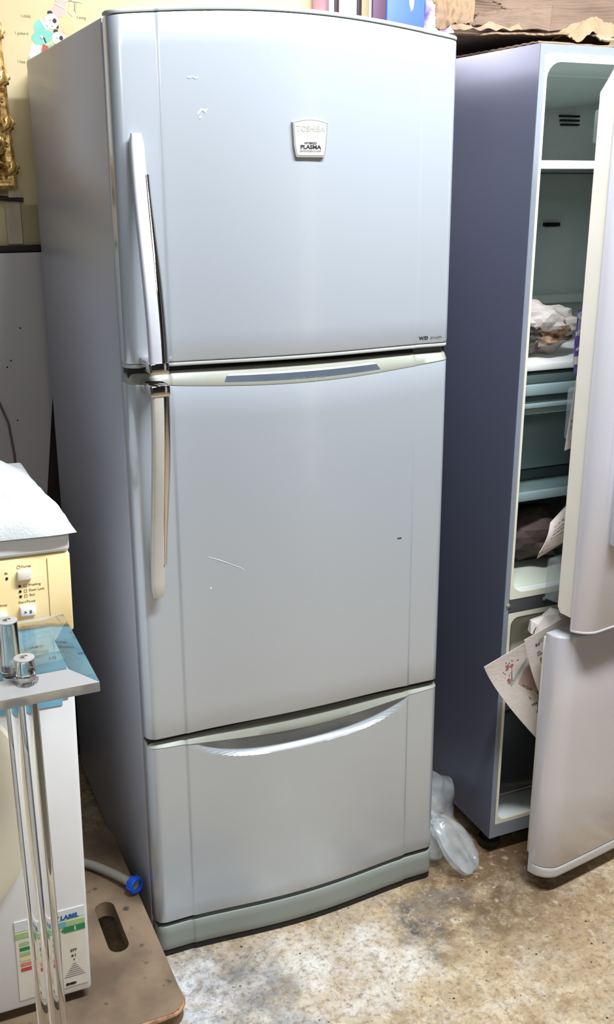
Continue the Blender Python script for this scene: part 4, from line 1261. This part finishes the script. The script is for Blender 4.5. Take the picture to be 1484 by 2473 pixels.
btn = box('option_button', -.0817, -.0605, -.0092, -.003, .8017, .8182, BTN, wm, r=.0022, seg=3)
btn2 = box('start_button', -.0813, -.0580, -.0092, -.003, .7425, .7602, WHITEPL, wm, r=.0022, seg=3)
btn3 = box('rinse_button', -.124, -.1005, -.0092, -.003, .7400, .7560, BTN, wm, r=.0022, seg=3)
for x_, z_ in ((-.0788, .7922), (-.0785, .7837), (-.0784, .7753), (-.0967, .8072), (-.110, .8079)):
    lathe('indicator_lamp', [(.0021, 0), (.0021, .0008)], (x_, -.0038, z_), (0, -1, 0), BLACK, wm, 12)
TI = mat('panel_ink', srgb(128, 108, 74), .6, noise_amt=.1, nscale=90)
for body_, sz, x_, z_, al in (('Durtes', .0052, -.0745, .8231, 'LEFT'), ('8h', .0050, -.0971, .8153, 'CENTER'), ('Washing', .0052, -.0655, .7925, 'LEFT'),
                              ('Door Lock', .0052, -.0655, .7839, 'LEFT'), ('End', .0052, -.0650, .7760, 'LEFT'), ('Start/Pause', .0056, -.0697, .7657, 'CENTER'), ('Rinse', .0054, -.1050, .7648, 'CENTER')):
    text('panel_lettering', body_, sz, front_M(x_, -.0042, z_), TI, wm, align=al, depth=.0001)
text('button_symbol', '>  II', .0072, front_M(-.0697, -.0094, .7500), INK, wm, bold=.0002, depth=.0001)
v, f = tube_data([(-.0783+.0026*math.cos(a), -.0042, .8231+.0026*math.sin(a)) for a in [2*math.pi*k/16 for k in range(17)]], .0003, 5); raw('panel_symbol', v, f, TI, wm)
for z_ in (.7924, .7837, .7755):
    v, f = tube_data([(-.0705+a, -.0042, z_+b) for a, b in ((-.002, -.002), (.002, -.002), (.002, .002), (-.002, .002), (-.002, -.002))], .0003, 4); raw('panel_symbol', v, f, TI, wm)
# blue sticker below the panel
st = box('blue_sticker', -.175, -.0150, -.0012, -.0002, .579, .703, BLUEST, wm, r=.0)
bm = bmesh.new(); bm.from_mesh(st.data)
es = [e_ for e_ in bm.edges if abs(e_.verts[0].co.x-e_.verts[1].co.x) < 1e-5 and abs(e_.verts[0].co.z-e_.verts[1].co.z) < 1e-5 and e_.verts[0].co.z < .6]
bmesh.ops.bevel(bm, geom=es, offset=.010, segments=5, affect='EDGES'); bm.to_mesh(st.data); bm.free()
IB = mat('sticker_ink', srgb(62, 118, 146), .6, noise_amt=.1, nscale=90)
for body_, sz, x_, z_ in (('Water', .0085, -.0587, .6719), ('Efficiency', .0072, -.0542, .6625), ('0.92', .007, -.0358, .6484), ('MAX', .006, -.026, .690), ('5.5kg', .006, -.026, .681), ('Clean', .0075, -.062, .604), ('wash system', .0045, -.048, .596)):
    text('sticker_lettering', body_, sz, front_M(x_, -.0014, z_), IB, wm, depth=.0001)
# energy label
lb = box('energy_label', -.128, -.010, -.0010, -.0002, .028, .190, LBLCREAM, wm)
box('label_header', -.128, -.010, -.0014, -.0009, .170, .190, LBLPALE, wm)
box('label_band', -.128, -.010, -.0015, -.0010, .1555, .1665, LGREEN, wm)
box('label_band', -.075, -.042, -.0016, -.0011, .1555, .1665, LBLUE, wm)
raw('label_arrow', [(-.052, -.0016, .149), (-.046, -.0016, .154), (-.010, -.0016, .154), (-.010, -.0016, .143), (-.046, -.0016, .143)], [(0, 1, 2, 3, 4)], GREEN, wm, fix=False)
text('label_lettering', 'ENERGY LABEL', .0115, front_M(-.0205, -.0016, .1745), INKBLUE, wm, align='RIGHT', shear=.15, bold=.0006, depth=.0001)
text('label_lettering', '1', .011, front_M(-.0275, -.0019, .1485), WHITEPL, wm, bold=.0004, depth=.0001)
for body_, z_, sz in (('077', .103, .0075), ('6.1', .0925, .0075), ('7', .083, .005)):
    text('label_lettering', body_, sz, front_M(-.032, -.0014, z_), INK, wm, bold=.0002, depth=.0001)
for k in range(7):
    box('label_fine_print', -.032-.003-.0025*k, -.032+.003+.0025*k, -.0013, -.0009, .074-.0042*k, .0752-.0042*k, INKGREY, wm)
box('label_rule', -.0535, -.0530, -.0013, -.0009, .045, .155, INKGREY, wm); box('label_rule', -.070, -.053, -.0013, -.0009, .1005, .1010, INKGREY, wm)
text('label_lettering', 'EMSD', .0062, front_M(-.0395, -.0014, .034), INK, wm, bold=.0005, sx=1.15, depth=.0001)
box('label_emblem', -.0595, -.0525, -.0014, -.0009, .031, .0375, RED, wm)
text('label_lettering', '/', .0075, front_M(-.056, -.0016, .0343), WHITEPL, wm, bold=.0004, depth=.0001)
for k, mt in enumerate((LGREEN, GREEN, LGREEN, SY, ORANGE, RED)):
    raw('rating_bar', [(-.122, -.0014, .140-.0105*k), (-.108+.005*k, -.0014, .140-.0105*k), (-.104+.005*k, -.0014, .1435-.0105*k), (-.108+.005*k, -.0014, .147-.0105*k), (-.122, -.0014, .147-.0105*k)], [(0, 1, 2, 3, 4)], mt, wm, fix=False)

# white sack on the washing machine
def sack_h(u, v):
    e_ = min(1, min(u, 1-u)*5.0)**.55*min(1, min(v, 1-v)*4.5)**.55
    w_ = fr((u*3, v*3, 5))*.5
    f1 = (1-abs(fr((u*5.5+w_, v*7+w_, 8)))*2)**3; f2 = (1-abs(fr((u*11-w_*2, v*6+u*5, 2)))*2)**3
    return .060*e_*(.9+.45*fr((u*2.2, v*2.2, 3)))+e_*(.011*f1+.006*f2)+.003*e_*fr((u*30, v*22, 1))


def sack_base(x): return 1.0008+max(0, -.164-x)*.0186


def sack(u, v):
    x = -.60+.462*u+.014*fr((v*3, 2, u))-.020*v*u
    y = -.236+.365*v+.010*fr((u*4, 5, 1))
    return (x, y, sack_base(x)+sack_h(u, v)+.004*(1-v)*u*min(1, 8*v))
vs_ = []; nu, nv = 90, 64
top_ = [Vector(sack(i/nu, j/nv)) for j in range(nv+1) for i in range(nu+1)]
bot = [Vector((p.x, p.y, min(p.z, sack_base(p.x)-.0004))) for p in top_]
n0 = len(top_); fs = [(j*(nu+1)+i, j*(nu+1)+i+1, (j+1)*(nu+1)+i+1, (j+1)*(nu+1)+i) for j in range(nv) for i in range(nu)]
fs = fs+[tuple(n0+q for q in f_[::-1]) for f_ in fs]
tag(raw('cloth_sack', top_+bot, fs, CLOTH, None, True, 80), 'rumpled white sack lying on top of the washing machine', 'sack')

# ------------------------------------------------------------------ inlet hose with blue coupling
hs = empty('inlet_hose', (0, 0, 0)); tag(hs, 'grey inlet hose with a blue screw coupling lying on the wooden platform', 'hose')
hp = [(-.142, .42, .134), (-.140, .32, .133), (-.134, .22, .133), (-.118, .168, .133), (-.102, .142, .133), (-.085, .122, .134), (-.058, .082, .136), (-.040, .050, .138), (-.030, .030, .139)]
def cr_(pts, m_=6):
    o_ = []
    P_ = [Vector(p) for p in pts]
    for i in range(len(P_)-1):
        p0, p1, p2, p3 = P_[max(i-1, 0)], P_[i], P_[i+1], P_[min(i+2, len(P_)-1)]
        for k in range(m_):
            t = k/m_; o_.append(.5*((2*p1)+(-p0+p2)*t+(2*p0-5*p1+4*p2-p3)*t*t+(-p0+3*p1-3*p2+p3)*t**3))
    return o_+[P_[-1]]
tube('hose', cr_(hp), .0095, HOSE, hs, 14)
ax = (.42, -.86, .10)
lathe('coupling', [(.0105, 0), (.0145, .001), (.0165, .004), (.0165, .018), (.0150, .0195), (.0118, .0195), (.0112, .008), (.0, .007)], (-.0300, .030, .1400), ax, BLUEN, hs, 28)
lathe('coupling_washer', [(.0108, .0), (.0108, .004), (.004, .005), (.0, .003)], (-.0300+.42*.0085, .030-.86*.0085, .1400+.001), ax, HOSE, hs, 20)
axv = Vector(ax).normalized(); sd = axv.cross(Vector((0, 0, 1))).normalized(); up = sd.cross(axv)
for k in range(8):
    a = 2*math.pi*k/8; c = Vector((-.0300, .030, .1400))+axv*.011+(sd*math.cos(a)+up*math.sin(a))*.0166
    tube('grip_rib', [c-axv*.008, c+axv*.007], .0014, BLUEN, hs, 6)

# ------------------------------------------------------------------ clear acrylic stand in front of the washing machine
ac = empty('side_table', (0, 0, 0)); tag(ac, 'clear see-through side table with round rods, standing before the washing machine', 'table')
px0, px1, py0, py1, pz1, pth = -.62, -.170, -.492, -.247, .882, .020


def plate(name, x0, x1, y0, y1, z0, z1, bev, parent):
    """plate with a wide chamfer on its upper edges"""
    zm = z1-bev*.30
    vs_ = [(x0+bev, y0+bev, z1), (x1-bev, y0+bev, z1), (x1-bev, y1-bev, z1), (x0+bev, y1-bev, z1),
           (x0, y0, zm), (x1, y0, zm), (x1, y1, zm), (x0, y1, zm),
           (x0, y0, z0), (x1, y0, z0), (x1, y1, z0), (x0, y1, z0)]
    fs = [(0, 1, 2, 3), (8, 11, 10, 9)]
    for i in range(4):
        j = (i+1) % 4; fs += [(i, i+4, j+4, j), (i+4, i+8, j+8, j+4)]
    o_ = raw(name, vs_, fs, [GLASS, FROST], parent)
    for f in o_.data.polygons: f.material_index = 0 if (abs(f.normal.z) > .99 or f.normal.x > .2) else 1
    return o_


plate('top_plate', px0, px1, py0, py1, pz1-pth, pz1+.004, .034, ac)
plate('base_plate', px0, px1, py0-.02, -.31, 0, .018, .012, ac)
for i, (x_, y_, zt) in enumerate(((-.2735, -.425, .955), (-.2605, -.462, .915), (-.56, -.45, .93))):
    lathe('rod', [(.0130, .018), (.0130, pz1-pth-.0004)], (x_, y_, 0), (0, 0, 1), GLASS, ac, 32)
    lathe('rod_top', [(.0130, pz1+.0004), (.0130, zt-.003), (.0118, zt)], (x_, y_, 0), (0, 0, 1), GLASS, ac, 32)
    lathe('cap_disc', [(.0134, zt+.0001), (.0134, zt+.0012), (.0120, zt+.0018)], (x_, y_, 0), (0, 0, 1), FROST, ac, 28)
    lathe('cap_screw', [(.0050, zt+.0019), (.0050, zt+.003), (.0030, zt+.004)], (x_, y_, 0), (0, 0, 1), CHROME, ac, 14)
    lathe('collar', [(.0165, pz1+.0002), (.0165, pz1+.003), (.0135, pz1+.0034), (.0135, pz1+.0002)], (x_, y_, 0), (0, 0, 1), GLASS, ac, 28)

# ------------------------------------------------------------------ knotted plastic bag between the refrigerators
pbag = empty('plastic_bag', (0, 0, 0)); tag(pbag, 'knotted translucent plastic bag lying on the floor between the refrigerators', 'plastic bag')


def lobe(name, path, rad, seed, seg=22, flatz=.6, n=22):
    P_ = cr_(path, 6); vs_, fs = [], []; m_ = len(P_)
    for i, p in enumerate(P_):
        t = i/(m_-1); tan = (P_[min(i+1, m_-1)]-P_[max(i-1, 0)]).normalized()
        s_ = tan.cross(Vector((0, 0, 1))).normalized(); u_ = s_.cross(tan)
        r = rad(t)
        for k in range(seg):
            a = 2*math.pi*k/seg
            q = 1+.10*math.cos(7*a+seed+2*t)+.22*(1-2*abs(fr((math.cos(a)*3.2+seed, math.sin(a)*3.2, t*1.6))))**2+.30*fr((math.cos(a)*2+seed, math.sin(a)*2, t*2.2+seed))+.16*fr((math.cos(a)*5, math.sin(a)*5+seed, t*5))
            c_ = p+s_*(math.cos(a)*r*q)+u_*(math.sin(a)*r*q*flatz)
            c_.z = max(c_.z, .003+.004*abs(fr((c_.x*60, c_.y*60, 1))))
            vs_.append(c_)
    for i in range(m_-1):
        for k in range(seg): fs.append((i*seg+k, i*seg+(k+1) % seg, (i+1)*seg+(k+1) % seg, (i+1)*seg+k))
    return raw(name, vs_, fs, FILM, pbag, True, 50)


lobe('bag_ear', [(.672, .015, .105), (.690, -.005, .088), (.712, -.035, .055), (.728, -.060, .022), (.738, -.075, .008)], lambda t: .008+.036*math.sin(math.pi*min(1, t*.93+.03))**.8, 2, flatz=.45)
lobe('bag_ear', [(.672, .015, .105), (.668, .000, .075), (.664, -.012, .045), (.662, -.020, .022)], lambda t: .008+.018*math.sin(math.pi*min(1, t*.85+.05)), 5, flatz=.5)
lobe('bag_body', [(.672, .015, .105), (.690, .045, .110), (.712, .090, .095), (.715, .150, .075), (.715, .24, .06), (.715, .32, .05)], lambda t: .010+.048*sst(t*2.2)*(1-.6*sst((t-.75)/.25)), 9, flatz=1.0)
lobe('bag_knot', [(.660, .012, .112), (.672, .018, .106), (.684, .012, .100)], lambda t: .010+.006*math.sin(math.pi*t), 12, flatz=1.0)
